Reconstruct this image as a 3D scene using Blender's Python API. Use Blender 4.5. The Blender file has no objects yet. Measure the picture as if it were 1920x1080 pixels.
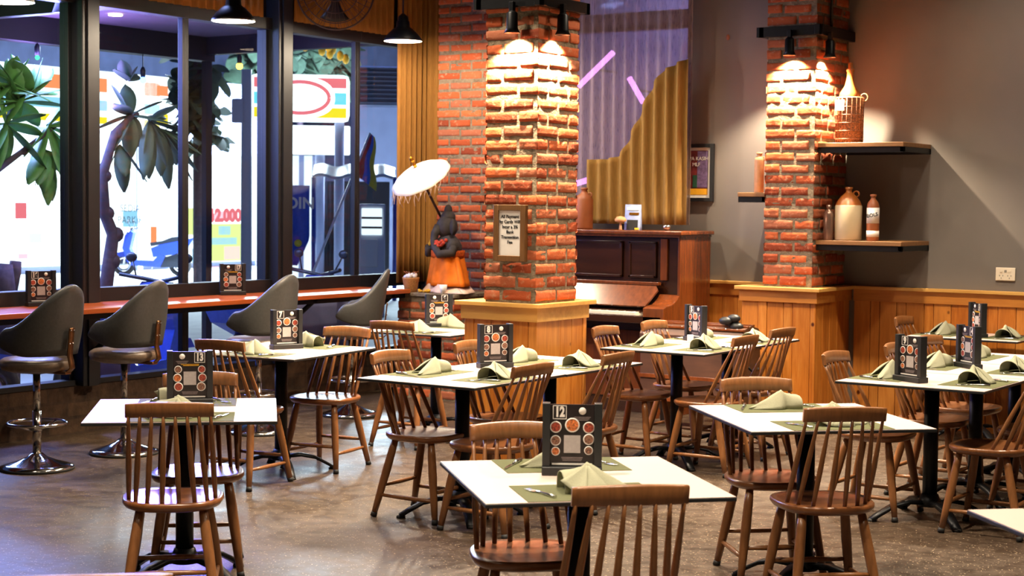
import bpy, bmesh, math, random
from mathutils import Vector, Matrix, noise
random.seed(7)
SC=bpy.context.scene
COL=SC.collection
PI=math.pi
# ------------------------------------------------------------------ camera
F=3070.0; TH=math.radians(33.9); PT=math.radians(2.97); RL=0.0104; H=1.67
fw=Vector((-math.sin(TH)*math.cos(PT),math.cos(TH)*math.cos(PT),-math.sin(PT)))
r0=Vector((math.cos(TH),math.sin(TH),0)); u0=r0.cross(fw)
rt=r0*math.cos(RL)+u0*math.sin(RL); up=rt.cross(fw)
C0=Vector((0,0,H))
cam_d=bpy.data.cameras.new('camera'); cam=bpy.data.objects.new('camera',cam_d); COL.objects.link(cam)
cam.matrix_world=Matrix(((rt.x,up.x,-fw.x,0),(rt.y,up.y,-fw.y,0),(rt.z,up.z,-fw.z,H),(0,0,0,1)))
cam_d.sensor_width=36; cam_d.lens=F/1920*36; cam_d.clip_end=300; cam_d.clip_start=0.05
cam_d.dof.use_dof=True; cam_d.dof.focus_distance=8.2; cam_d.dof.aperture_fstop=6.0
SC.camera=cam
def ray(x,y): return fw+rt*((x-960)/F)-up*((y-540)/F)
def onX(x,y,X): d=ray(x,y); return C0+d*(X/d.x)
def onY(x,y,Y): d=ray(x,y); return C0+d*(Y/d.y)
def onZ(x,y,Z): d=ray(x,y); return C0+d*((Z-H)/d.z)

# ------------------------------------------------------------------ materials
def lin(c):
    return tuple(((v/255)/12.92 if v/255<=0.04045 else ((v/255+0.055)/1.055)**2.4) for v in c)+(1,)
MATS={}
class NB:
    def __init__(s,name):
        s.m=bpy.data.materials.new(name); s.m.use_nodes=True; s.t=s.m.node_tree; s.n=s.t.nodes; s.n.clear()
        s.out=s.n.new('ShaderNodeOutputMaterial')
    def new(s,ty,**kw):
        n=s.n.new('ShaderNode'+ty)
        for k,v in kw.items():
            if k in n.inputs: n.inputs[k].default_value=v
            else: setattr(n,k,v)
        return n
    def link(s,a,b): s.t.links.new(a,b)
    def coord(s,kind='Object',scale=(1,1,1)):
        tc=s.new('TexCoord'); mp=s.new('Mapping'); mp.inputs['Scale'].default_value=scale
        s.link(tc.outputs[kind],mp.inputs['Vector']); return mp.outputs['Vector']
    def noise(s,vec,scale,detail=4,rough=.55):
        n=s.new('TexNoise'); n.inputs['Scale'].default_value=scale; n.inputs['Detail'].default_value=detail; n.inputs['Roughness'].default_value=rough
        s.link(vec,n.inputs['Vector']); return n.outputs['Fac']
    def ramp(s,fac,stops):
        r=s.new('ValToRGB'); e=r.color_ramp.elements
        e[0].position,e[0].color=stops[0]; e[1].position,e[1].color=stops[-1]
        for p,c in stops[1:-1]:
            q=e.new(p); q.color=c
        s.link(fac,r.inputs['Fac']); return r.outputs['Color']
    def mix(s,fac,a,b,mode='MIX'):
        m=s.new('Mix',data_type='RGBA',blend_type=mode)
        for sock,v in ((m.inputs[0],fac),(m.inputs[6],a),(m.inputs[7],b)):
            if hasattr(v,'is_linked') or hasattr(v,'links'): s.link(v,sock)
            else: sock.default_value=v
        return m.outputs[2]
    def bump(s,h,strength=.3,dist=.01):
        b=s.new('Bump'); b.inputs['Strength'].default_value=strength; b.inputs['Distance'].default_value=dist
        s.link(h,b.inputs['Height']); return b.outputs['Normal']
    def bsdf(s,color,rough=.5,metal=0,normal=None,spec=.5,**kw):
        p=s.new('BsdfPrincipled')
        if hasattr(color,'links'): s.link(color,p.inputs['Base Color'])
        else: p.inputs['Base Color'].default_value=color
        if hasattr(rough,'links'): s.link(rough,p.inputs['Roughness'])
        else: p.inputs['Roughness'].default_value=rough
        p.inputs['Metallic'].default_value=metal; p.inputs['Specular IOR Level'].default_value=spec
        for k,v in kw.items(): p.inputs[k].default_value=v
        if normal is not None: s.link(normal,p.inputs['Normal'])
        s.link(p.outputs[0],s.out.inputs['Surface']); return p
def simple(name,c,rough=.5,metal=0,spec=.5,var=.12,scale=30,bump=.0,**kw):
    b=NB(name); v=b.coord()
    n=b.noise(v,scale)
    col=lin(c); d=tuple(x*(1-var) for x in col[:3])+(1,); l=tuple(min(1,x*(1+var)) for x in col[:3])+(1,)
    cc=b.ramp(n,[(.3,d),(.7,l)])
    nm=b.bump(n,bump,.005) if bump else None
    b.bsdf(cc,rough,metal,nm,spec,**kw); MATS[name]=b.m; return b.m
def emis(name,c,st,sample=False):
    b=NB(name); e=b.new('Emission'); e.inputs['Color'].default_value=lin(c); e.inputs['Strength'].default_value=st
    b.link(e.outputs[0],b.out.inputs['Surface']); MATS[name]=b.m
    try: b.m.cycles.emission_sampling='AUTO' if sample else 'NONE'
    except Exception: pass
    return b.m
def wood(name,c1,c2,rough=.35,stretch=(14,14,1.2),scale=4,spec=.5,coat=0.0):
    b=NB(name); v=b.coord('Object',stretch)
    n=b.noise(v,scale,6,.6); n2=b.noise(b.coord('Object',(1,1,1)),2.5,2)
    cc=b.ramp(n,[(.25,lin(c1)),(.75,lin(c2))])
    cc=b.mix(.25,cc,b.ramp(n2,[(.3,lin(c1)),(.7,lin(c2))]))
    b.bsdf(cc,rough,0,b.bump(n,.08,.003),spec,**{'Coat Weight':coat,'Coat Roughness':.2}); MATS[name]=b.m; return b.m
wood('chair_wood',(106,67,36),(150,98,57),.36,coat=.12)
wood('chair_seat_wood',(98,56,28),(146,92,52),.32,(3,18,18),3,coat=.4)
wood('counter_wood',(150,66,24),(196,96,40),.3,(12,.8,12),3,coat=.2)
wood('cap_pine',(198,142,66),(232,182,100),.4,(1,9,9),3)
wood('cap_pine_deep',(176,104,38),(214,142,62),.4,(1,9,9),3)
wood('shelf_wood',(104,70,36),(150,104,58),.5,(1,12,12),4)
wood('piano_wood',(74,34,14),(122,62,26),.22,(10,10,1),3,coat=.4)
wood('piano_dark',(34,17,10),(60,30,16),.18,(1,10,10),3,coat=.5)
wood('frame_wood',(84,56,26),(120,82,42),.45,(10,1,1),6)
wood('trunk_leather',(54,32,20),(90,56,36),.5,(1,5,5),3)
simple('black_metal',(22,23,26),.42,.6,var=.15)
simple('black_frame',(10,12,18),.55,.0,var=.15)
simple('black_plastic',(30,32,34),.45,var=.1)
simple('rubber',(26,25,25),.7)
simple('chrome',(200,196,190),.12,1,var=.03)
simple('bronze_plate',(150,110,76),.3,1,var=.1)
simple('steel',(205,205,205),.2,1,var=.03)
simple('laminate',(214,191,181),.42,var=.015,scale=6)
simple('mat_green',(96,98,70),.85,var=.06,scale=160,bump=.15,spec=.1)
simple('mat_olive',(128,126,92),.7,var=.06,scale=160,bump=.15)
b_=simple('napkin_cloth',(156,156,132),.85,var=.05,scale=220,bump=.2,spec=.2)
simple('napkin_cream',(196,192,160),.85,var=.05,scale=220,bump=.2,spec=.2)
simple('grey_leather',(64,64,62),.42,var=.12,scale=60,bump=.12)
simple('seat_leather',(104,88,74),.38,var=.15,scale=40,bump=.1)
simple('paper',(232,228,222),.7,var=.02)
simple('ink',(24,24,26),.7)
simple('card_black',(30,24,26),.4,var=.6,scale=18)
simple('white_print',(226,222,216),.5,var=.02)
simple('grey_print',(128,116,116),.6,var=.25,scale=300)
simple('panel_print',(168,162,160),.55,var=.1,scale=90)
simple('clay',(150,84,44),.5,var=.12,scale=12)
simple('clay_light',(206,150,104),.55,var=.1)
simple('stoneware',(196,176,142),.45,var=.06,scale=9)
simple('stoneware_brown',(150,84,34),.35,var=.15)
simple('orange_cloth',(226,112,18),.7,var=.12,scale=14,spec=.2)
simple('orange_pattern',(196,84,24),.7,var=.5,scale=60,spec=.2)
simple('lace_cloth',(214,182,160),.8,var=.08)
simple('stone_dark',(58,52,48),.75,var=.3,scale=22,bump=.4)
simple('flower_yellow',(222,168,30),.7,var=.2)
simple('flower_red',(200,66,34),.7,var=.3,scale=90)
simple('parasol_cloth',(250,240,218),.8,var=.04)
simple('basket',(170,120,66),.7,var=.3,scale=80,bump=.4)
simple('wicker_dark',(128,74,40),.6,var=.9,scale=110,bump=.8)
simple('fan_wire',(74,58,50),.4,.5)
simple('gold',(214,150,50),.25,.9,var=.1)
simple('ivory',(226,218,196),.3,var=.03)
simple('socket_white',(236,222,200),.4,var=.01)
simple('bark',(70,58,70),.85,var=.3,scale=20,bump=.6)
simple('leaf',(76,128,60),.5,var=.3,scale=10)
simple('leaf_dark',(60,84,66),.6,var=.3,scale=6)
simple('scooter_blue',(46,70,170),.25,.1,var=.1)
simple('scooter_dark',(30,36,46),.4,var=.2)
simple('white_paint',(210,212,220),.35,var=.04)
simple('lavender_panel',(150,144,178),.4,var=.15,scale=4)
simple('wall_ext',(56,66,92),.8,var=.2,scale=2)
simple('ext_light_wall',(150,160,196),.8,var=.08,scale=2)
simple('ground_ext',(150,156,156),.7,var=.12,scale=3)
simple('flag_red',(180,40,60),.7); simple('flag_blue',(56,110,220),.7); simple('flag_yellow',(214,196,60),.7)
simple('banner_blue',(40,80,200),.6)
simple('lamp_white',(236,232,220),.35)
simple('food_red',(150,62,44),.5,var=.9,scale=160); simple('food_orange',(186,104,54),.5,var=.8,scale=140); simple('food_mixed',(120,84,66),.5,var=1.2,scale=170)
simple('flask_metal',(150,118,104),.25,.7,var=.08)
simple('brochure_blue',(150,166,206),.5,var=.2,scale=20)
simple('poster_maroon',(110,40,40),.5,var=.4,scale=30); simple('poster_yellow',(232,170,40),.5,var=.1); simple('poster_purple',(110,90,130),.5,var=.4,scale=40); simple('poster_green',(40,80,60),.5,var=.2)
# white-bulb emissions (things that do give off light)
emis('bulb_warm',(255,222,170),14)
emis('lit_white',(236,250,255),2.6); emis('lit_cool',(226,244,255),1.5); emis('lit_red',(240,86,64),1.3); emis('lit_orange',(255,140,90),1.5)
emis('lit_cyan',(110,220,235),1.3); emis('lit_yellow',(245,226,40),1.25); emis('lit_pink',(250,200,214),1.5); emis('lit_lime',(226,250,150),1.4)
emis('lit_soft_red',(240,120,130),1.2); emis('lit_text',(90,120,140),1.0); emis('lit_skyblue',(150,214,250),1.3)
emis('neon_purple',(236,150,255),6); emis('bulb_green',(70,240,150),3); emis('bulb_blue',(90,130,255),10); emis('bulb_orange',(255,190,60),10); emis('tube_white',(220,240,255),5)
emis('led_white',(230,245,255),6)

def m_floor():
    b=NB('polished_concrete'); v=b.coord()
    n=b.noise(v,1.3,5,.6); n2=b.noise(v,9,6,.7)
    base=b.ramp(n,[(.3,lin((44,34,26))),(.55,lin((58,45,35))),(.75,lin((80,64,50)))])
    base=b.mix(.45,base,b.ramp(n2,[(.3,lin((34,27,21))),(.7,lin((100,82,64)))]))
    vo=b.new('TexVoronoi'); vo.inputs['Scale'].default_value=62; b.link(v,vo.inputs['Vector'])
    sp=b.ramp(vo.outputs['Distance'],[(.0,(1,1,1,1)),(.17,(1,1,1,1)),(.24,(0,0,0,1))])
    n3=b.noise(v,50,2); gate=b.ramp(n3,[(.45,(0,0,0,1)),(.56,(1,1,1,1))])
    msk=b.mix(1,sp,gate,'MULTIPLY')
    base=b.mix(msk,base,lin((178,156,126)))
    rg=b.ramp(n2,[(.3,(.33,)*3+(1,)),(.7,(.55,)*3+(1,))])
    b.bsdf(base,rg,0,b.bump(n2,.03,.002),.4); MATS['floor']=b.m
m_floor()
def m_brick():
    b=NB('red_brick'); v=b.coord()
    at=b.new('Attribute',attribute_name='bc')
    n=b.noise(v,26,5,.65)
    c=b.ramp(at.outputs['Fac'],[(0,lin((128,56,32))),(.35,lin((174,82,44))),(.7,lin((192,98,56))),(1,lin((156,92,66)))])
    c=b.mix(b.ramp(n,[(.55,(0,0,0,1)),(.75,(1,1,1,1))]),c,lin((188,140,110)))
    b.bsdf(c,.85,0,b.bump(n,.6,.01),.25); MATS['brick']=b.m
    b=NB('brick_mortar'); v=b.coord(); n=b.noise(v,22,6,.7)
    b.bsdf(b.ramp(n,[(.3,lin((108,94,76))),(.7,lin((158,142,118)))]),.95,0,b.bump(n,1,.03),.2); MATS['mortar']=b.m
m_brick()
def m_brick_dark():
    b=NB('base_brick'); v=b.coord('Object',(1,1,1))
    sx=b.new('SeparateXYZ'); b.link(v,sx.inputs[0]); cb=b.new('CombineXYZ'); b.link(sx.outputs['Y'],cb.inputs['X']); b.link(sx.outputs['Z'],cb.inputs['Y'])
    br=b.new('TexBrick'); b.link(cb.outputs[0],br.inputs['Vector']); br.inputs['Scale'].default_value=1; br.inputs['Brick Width'].default_value=.34; br.inputs['Row Height'].default_value=.115; br.inputs['Mortar Size'].default_value=.012
    br.inputs['Color1'].default_value=lin((50,38,32)); br.inputs['Color2'].default_value=lin((88,70,54)); br.inputs['Mortar'].default_value=lin((56,48,42))
    n=b.noise(v,12,5); c=b.mix(.5,br.outputs['Color'],b.ramp(n,[(.3,lin((34,26,22))),(.7,lin((96,74,56)))]))
    b.bsdf(c,.85,0,b.bump(n,.7,.02),.2); MATS['base_brick']=b.m
m_brick_dark()
def m_planks():
    b=NB('pine_boards'); v=b.coord('Object',(9,9,.9)); v2=b.coord()
    at=b.new('Attribute',attribute_name='bc')
    n=b.noise(v,3,6,.62)
    c=b.ramp(n,[(.25,lin((150,76,22))),(.5,lin((200,118,42))),(.75,lin((228,158,76)))])
    c=b.mix(.35,c,b.ramp(at.outputs['Fac'],[(0,lin((172,92,26))),(.5,lin((212,134,50))),(1,lin((230,164,84)))]))
    vo=b.new('TexVoronoi'); vo.inputs['Scale'].default_value=5.5; b.link(b.coord('Object',(1,1,.8)),vo.inputs['Vector'])
    k=b.ramp(vo.outputs['Distance'],[(0,(1,1,1,1)),(.06,(1,1,1,1)),(.10,(0,0,0,1))])
    c=b.mix(k,c,lin((84,34,12)))
    b.bsdf(c,.38,0,b.bump(n,.1,.003),.5); MATS['pine']=b.m
m_planks()
def m_wall():
    b=NB('grey_plaster'); v=b.coord(); n=b.noise(v,1.4,4); n2=b.noise(v,60,3)
    c=b.ramp(n,[(.3,lin((114,108,103))),(.7,lin((124,117,111)))])
    b.bsdf(c,.75,0,b.bump(n2,.06,.002),.3); MATS['plaster']=b.m
m_wall()
simple('ceiling_paint',(60,52,46),.9,var=.05)
def m_glass():
    b=NB('window_glass'); tr=b.new('BsdfTransparent'); gl=b.new('BsdfGlossy'); gl.inputs['Roughness'].default_value=.01
    fr=b.new('Fresnel'); fr.inputs['IOR'].default_value=1.5
    geo=b.new('NewGeometry'); inv=b.new('Math',operation='SUBTRACT'); inv.inputs[0].default_value=1; b.link(geo.outputs['Backfacing'],inv.inputs[1])
    mu=b.new('Math',operation='MULTIPLY'); b.link(fr.outputs[0],mu.inputs[0]); b.link(inv.outputs[0],mu.inputs[1])
    mx=b.new('MixShader'); b.link(mu.outputs[0],mx.inputs[0]); b.link(tr.outputs[0],mx.inputs[1]); b.link(gl.outputs[0],mx.inputs[2])
    tr.inputs['Color'].default_value=(.93,.96,.97,1)
    b.link(mx.outputs[0],b.out.inputs['Surface']); MATS['glass']=b.m
m_glass()
def m_curtain(name,c,alpha,dark=.75):
    b=NB(name); v=b.coord('Object',(40,40,3)); n=b.noise(v,4,3)
    col=b.ramp(n,[(.3,tuple(x*dark for x in lin(c)[:3])+(1,)),(.7,lin(c))])
    d=b.new('BsdfDiffuse'); t=b.new('BsdfTranslucent'); b.link(col,d.inputs['Color']); b.link(col,t.inputs['Color'])
    mx=b.new('MixShader'); mx.inputs[0].default_value=.3; b.link(d.outputs[0],mx.inputs[1]); b.link(t.outputs[0],mx.inputs[2])
    if alpha<1:
        tr=b.new('BsdfTransparent'); m2=b.new('MixShader'); m2.inputs[0].default_value=alpha
        b.link(tr.outputs[0],m2.inputs[1]); b.link(mx.outputs[0],m2.inputs[2]); b.link(m2.outputs[0],b.out.inputs['Surface'])
    else: b.link(mx.outputs[0],b.out.inputs['Surface'])
    MATS[name]=b.m
m_curtain('curtain_tan',(186,134,72),1); m_curtain('curtain_sheer',(190,168,158),.5); m_curtain('lit_sheer_gold',(190,150,86),1)
def M(n): return MATS[n]

# ------------------------------------------------------------------ mesh helpers
class MB:
    def __init__(s): s.bm=bmesh.new(); s.mats=[]; s.cur=0
    def mat(s,n):
        if n not in s.mats: s.mats.append(n)
        s.cur=s.mats.index(n); return s
    def _mark(s,fs,smooth=False):
        for f in fs: f.material_index=s.cur; f.smooth=smooth
    def box(s,x0,x1,y0,y1,z0,z1,bev=0,Mx=None):
        r=bmesh.ops.create_cube(s.bm,size=1)
        vs=r['verts']
        for v in vs:
            v.co=Vector(((x0+x1)/2+v.co.x*(x1-x0),(y0+y1)/2+v.co.y*(y1-y0),(z0+z1)/2+v.co.z*(z1-z0)))
        fs=list({f for v in vs for f in v.link_faces}); s._mark(fs)
        if bev:
            es=list({e for v in vs for e in v.link_edges})
            rr=bmesh.ops.bevel(s.bm,geom=es,offset=bev,segments=2,affect='EDGES',profile=.6)
            s._mark(rr['faces'],True); vs=list({v for f in rr['faces'] for v in f.verts}|{v for v in vs if v.is_valid})
        if Mx is not None:
            for v in vs: v.co=Mx@v.co
        return s
    def tube(s,pts,rad,seg=10,cap=True,smooth=True):
        pts=[Vector(p) for p in pts]; n=len(pts)
        if not hasattr(rad,'__len__'): rad=[rad]*n
        rings=[]; pa=None
        for i,p in enumerate(pts):
            t=(pts[min(i+1,n-1)]-pts[max(i-1,0)]).normalized()
            if pa is None:
                a=Vector((0,0,1)) if abs(t.z)<.9 else Vector((1,0,0)); pa=(a-t*a.dot(t)).normalized()
            else: pa=(pa-t*pa.dot(t)).normalized()
            q=t.cross(pa)
            rings.append([s.bm.verts.new(p+(pa*math.cos(2*PI*k/seg)+q*math.sin(2*PI*k/seg))*rad[i]) for k in range(seg)])
        fs=[]
        for i in range(n-1):
            for k in range(seg):
                fs.append(s.bm.faces.new((rings[i][k],rings[i][(k+1)%seg],rings[i+1][(k+1)%seg],rings[i+1][k])))
        s._mark(fs,smooth)
        if cap:
            c=[s.bm.faces.new(list(reversed(rings[0]))),s.bm.faces.new(rings[-1])]; s._mark(c)
        return s
    def ring(s,c,R,r,seg=32,ax=None,n2=8):
        c=Vector(c); ax=(Vector(ax) if ax else Vector((0,0,1))).normalized(); a=ax.orthogonal().normalized(); b=ax.cross(a)
        rs=[]
        for i in range(seg):
            t=2*PI*i/seg; d=a*math.cos(t)+b*math.sin(t)
            rs.append([s.bm.verts.new(c+d*(R+r*math.cos(2*PI*k/n2))+ax*(r*math.sin(2*PI*k/n2))) for k in range(n2)])
        fs=[s.bm.faces.new((rs[i][k],rs[(i+1)%seg][k],rs[(i+1)%seg][(k+1)%n2],rs[i][(k+1)%n2])) for i in range(seg) for k in range(n2)]
        s._mark(fs,True); return s
    def lathe(s,prof,seg=32,c=(0,0,0),Mx=None,smooth=True):
        c=Vector(c); rs=[]
        for (r,z) in prof:
            if r<1e-5: rs.append([s.bm.verts.new(c+Vector((0,0,z)))])
            else: rs.append([s.bm.verts.new(c+Vector((r*math.cos(2*PI*k/seg),r*math.sin(2*PI*k/seg),z))) for k in range(seg)])
        fs=[]
        for i in range(len(rs)-1):
            A,B=rs[i],rs[i+1]
            for k in range(seg):
                k2=(k+1)%seg
                if len(A)==1 and len(B)==1: continue
                if len(A)==1: fs.append(s.bm.faces.new((A[0],B[k2],B[k])))
                elif len(B)==1: fs.append(s.bm.faces.new((A[k],A[k2],B[0])))
                else: fs.append(s.bm.faces.new((A[k],A[k2],B[k2],B[k])))
        s._mark(fs,smooth)
        if Mx is not None:
            for R_ in rs:
                for v in R_: v.co=Mx@v.co
        return s
    def prism(s,poly,z0,z1,Mx=None,bev=0,smooth=False):
        a=[s.bm.verts.new((x,y,z0)) for x,y in poly]; b=[s.bm.verts.new((x,y,z1)) for x,y in poly]; n=len(poly)
        fs=[s.bm.faces.new(list(reversed(a))),s.bm.faces.new(b)]
        s._mark(fs)
        sd=[s.bm.faces.new((a[i],a[(i+1)%n],b[(i+1)%n],b[i])) for i in range(n)]; s._mark(sd,smooth)
        if Mx is not None:
            for v in a+b: v.co=Mx@v.co
        return s
    def grid(s,f,nu,nv,smooth=True,Mx=None):
        vs=[[s.bm.verts.new(f(i/nu,j/nv)) for j in range(nv+1)] for i in range(nu+1)]
        fs=[s.bm.faces.new((vs[i][j],vs[i+1][j],vs[i+1][j+1],vs[i][j+1])) for i in range(nu) for j in range(nv)]
        s._mark(fs,smooth)
        if Mx is not None:
            for R_ in vs:
                for v in R_: v.co=Mx@v.co
        return s
    def sphere(s,c,r,seg=16,sc=(1,1,1),Mx=None):
        r_=bmesh.ops.create_uvsphere(s.bm,u_segments=seg,v_segments=max(6,seg//2),radius=1)
        for v in r_['verts']:
            v.co=Vector(c)+Vector((v.co.x*sc[0],v.co.y*sc[1],v.co.z*sc[2]))*r
            if Mx is not None: v.co=Mx@v.co
        s._mark({f for v in r_['verts'] for f in v.link_faces},True); return s
    def build(s,name,mat=None,parent=None,loc=None,rotz=None,solid=0,sub=0):
        me=bpy.data.meshes.new(name); bmesh.ops.recalc_face_normals(s.bm,faces=s.bm.faces)
        s.bm.to_mesh(me); s.bm.free()
        if mat: me.materials.append(M(mat))
        else:
            for m in s.mats: me.materials.append(M(m))
        o=bpy.data.objects.new(name,me); COL.objects.link(o)
        if parent: o.parent=parent
        if loc is not None: o.location=loc
        if rotz is not None: o.rotation_euler=(0,0,rotz)
        if solid:
            md=o.modifiers.new('thick','SOLIDIFY'); md.thickness=solid; md.offset=0
        if sub:
            md=o.modifiers.new('smooth','SUBSURF'); md.levels=sub; md.render_levels=sub
        return o
def tag(o,label,cat,group=None,kind=None):
    o['label']=label; o['category']=cat
    if group: o['group']=group
    if kind: o['kind']=kind
    return o
def empty(name,loc=(0,0,0),rz=0,label=None,cat=None,group=None,kind=None):
    o=bpy.data.objects.new(name,None); COL.objects.link(o); o.empty_display_size=.1
    o.location=loc; o.rotation_euler=(0,0,rz)
    if label: tag(o,label,cat,group,kind)
    return o
KIDS={}
def children(o): return [c for c in list(COL.objects) if c.parent==o]
def copy_tree(o,parent=None,table=None):
    if table is None:
        table={}
        for c in COL.objects:
            if c.parent: table.setdefault(c.parent.name,[]).append(c)
    c=o.copy(); COL.objects.link(c)
    if parent: c.parent=parent
    for ch in table.get(o.name,[]): copy_tree(ch,c,table)
    return c
def place(proto,first,loc,rz,label,group=None):
    o=proto if first else copy_tree(proto)
    o.location=loc; o.rotation_euler=(0,0,rz); o['label']=label
    if group: o['group']=group
    return o
def text_mesh(name,txt,size,mat,parent,Mx,align='CENTER',extr=.0006,bold=0.0,sx=1):
    cu=bpy.data.curves.new(name,'FONT'); cu.body=txt; cu.size=size; cu.align_x=align; cu.align_y='CENTER'; cu.extrude=extr; cu.offset=bold; cu.space_line=1.15
    to=bpy.data.objects.new(name,cu); COL.objects.link(to)
    dg=bpy.context.evaluated_depsgraph_get(); dg.update()
    me=bpy.data.meshes.new_from_object(to.evaluated_get(dg)); COL.objects.unlink(to); bpy.data.objects.remove(to); bpy.data.curves.remove(cu)
    me.name=name
    for v in me.vertices: v.co.x*=sx
    me.transform(Mx)
    me.materials.clear(); me.materials.append(M(mat))
    o=bpy.data.objects.new(name,me); COL.objects.link(o)
    if parent: o.parent=parent
    return o
RX=Matrix.Rotation(PI/2,4,'X')   # local xy -> xz plane facing -y
def bc_attr(o,vals):
    at=o.data.attributes.new('bc','FLOAT','FACE')
    for i,v in enumerate(vals): at.data[i].value=v

# brick work: mortar core plus pillowy bricks on the given faces
def brickwork(name,x0,x1,y0,y1,z0,z1,faces='FRLB',parent=None,course=.09,bh=.066,bl=.235,rough=.005,mort=True,seed=0):
    rnd=random.Random(seed); mb=MB(); mb.mat('mortar'); mb.box(x0,x1,y0,y1,z0,z1); vals=[.5]*6
    mb.mat('brick')
    F_={'F':(Vector((x0,y0,0)),Vector((1,0,0)),Vector((0,-1,0)),x1-x0),'R':(Vector((x1,y0,0)),Vector((0,1,0)),Vector((1,0,0)),y1-y0),
        'L':(Vector((x0,y1,0)),Vector((0,-1,0)),Vector((-1,0,0)),y1-y0),'B':(Vector((x1,y1,0)),Vector((-1,0,0)),Vector((0,1,0)),x1-x0)}
    nu,nv=9,5
    for fi,fc in enumerate(faces):
        o,t,n,L=F_[fc]; row=0; z=z0+.012
        while z+bh<=z1+.02:
            off=(0.0 if (row+fi)%2 else -bl*.5); s=off
            while s<L-.01:
                a=max(s,0)+(.009 if s>0 else .0); b=min(s+bl,L)-(.009 if s+bl<L else .0)
                if b-a>.03:
                    zz=z+rnd.uniform(-.004,.004); hh=bh+rnd.uniform(-.006,.006); dd=.0075+rnd.uniform(-.003,.004); sd=rnd.uniform(0,99); cv=rnd.random()
                    cl=(s<=0.001); cr=(s+bl>=L-.001); a_=a-(dd-.002 if cl else 0); b_=b+(dd-.002 if cr else 0)
                    def f(u,v):
                        k=0 if ((u==0 and not cl) or (u==1 and not cr) or v==0 or v==1) else 1
                        P=o+t*(a_+(b_-a_)*u)+Vector((0,0,zz+hh*v))
                        w=noise.noise(Vector((P.x*23+sd,P.y*23,P.z*30)))*rough*1.5
                        P2=P+n*((dd+w)*k-.003)
                        if not k: 
                            e=noise.noise(Vector((P.x*40+sd,P.y*40,P.z*40)))
                            P2+=Vector((0,0,e*.006))
                        else: P2.z+=w*.4
                        return P2
                    uu=[0,.02,.12,.3,.5,.7,.88,.98,1]; vv=[0,.08,.35,.65,.92,1]
                    g=[[mb.bm.verts.new(f(uu[i],vv[j])) for j in range(6)] for i in range(9)]
                    fs=[mb.bm.faces.new((g[i][j],g[i+1][j],g[i+1][j+1],g[i][j+1])) for i in range(8) for j in range(5)]
                    mb._mark(fs,True); vals+= [cv]*len(fs)
                s+=bl
            z+=course; row+=1
    o=mb.build(name,None,parent); bc_attr(o,vals); return o
def boards(name,x0,x1,y,z0,z1,parent=None,axis='x',w=.135,t=.018,seed=1,sign=-1):
    # vertical boards with gaps; axis x: run along x with front face toward -y ; axis y: run along y with the face toward +x*sign
    rnd=random.Random(seed); mb=MB(); mb.mat('pine'); vals=[]; s=x0
    while s<x1-.01:
        ww=w*rnd.choice([.55,1,1,1.05]); e=min(s+ww,x1); n0=len(mb.bm.faces)
        tt=t+rnd.uniform(-.003,.003)
        if axis=='x': mb.box(s+.002,e-.002,min(y,y+sign*tt),max(y,y+sign*tt),z0,z1,.003)
        else: mb.box(min(y,y+sign*tt),max(y,y+sign*tt),s+.002,e-.002,z0,z1,.003)
        mb.bm.faces.ensure_lookup_table(); vals+=[rnd.random()]*(len(mb.bm.faces)-n0); s=e
    o=mb.build(name,None,parent)
    vals=vals+[.5]*(len(o.data.polygons)-len(vals)); bc_attr(o,vals[:len(o.data.polygons)]); return o

# ------------------------------------------------------------------ room shell
YB=12.0; XW=-9.1; CAPZ=1.06; ZC=4.3; XR=3.2; YF=-3.0
def struct(o,label,cat): return tag(o,label,cat,kind='structure')
m=MB(); m.box(XW-.1,XR,YF,YB+.1,-.1,0); struct(m.build('floor','floor'),'polished brown speckled concrete floor under all the tables','floor')
m=MB(); m.box(XW-.1,XR+.1,YF-.1,YB+.1,ZC,ZC+.1); struct(m.build('ceiling','ceiling_paint'),'dark painted ceiling above the dining room','ceiling')
# back wall with the window opening behind the piano
WX0,WX1,WZ0,WZ1=-7.75,-6.32,1.62,3.75
m=MB(); m.box(XW-.1,WX0,YB,YB+.12,0,ZC).box(WX1,XR+.1,YB,YB+.12,0,ZC).box(WX0,WX1,YB,YB+.12,0,WZ0).box(WX0,WX1,YB,YB+.12,WZ1,ZC)
struct(m.build('wall_back','plaster'),'grey plastered back wall behind the piano and shelves','wall')
m=MB(); m.box(XR,XR+.1,YF,YB+.1,0,ZC); struct(m.build('wall_right','plaster'),'grey plastered side wall outside the photo','wall')
m=MB(); m.box(XW-.1,XR+.1,YF-.1,YF,0,ZC); struct(m.build('wall_front','plaster'),'grey plastered wall behind the photographer','wall')
# window wall: brick base, black framing
ZS=.34
m=MB(); m.box(XW-.16,XW+.06,YF,YB,0,ZS); struct(m.build('wall_left','base_brick'),'low dark brick wall under the street windows','wall')
m=MB(); m.box(XW-.12,XW+.0,YF,YB,3.14,ZC); struct(m.build('trim_1','black_frame'),'dark wall panel above the street windows','wall panel')
posts=[(7.90,8.06),(9.94,10.11)]
for i,(a,b) in enumerate(posts+[(5.2,5.4),(2.8,3.0)]):
    m=MB(); m.box(XW-.1,XW+.14,a,b,ZS,ZC,.006); m.box(XW+.14,XW+.155,a+.04,b-.04,ZS,ZC)
    struct(m.build('trim_%d'%(i+2),'black_frame'),['thick black post beside the leftmost window pane','thick black post in the middle of the street windows','black post outside the left of the photo','black post far left outside the photo'][i],'window post')
panes=[(3.0,5.2),(5.4,7.90),(8.06,9.01),(9.01,9.94),(10.11,11.07),(11.07,12.0)]
names=['street window far left outside the photo','tall street window left of the first thick post','tall street window right of the first thick post','tall street window left of the second thick post','tall street window right of the second thick post','narrow street window beside the curtain']
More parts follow.
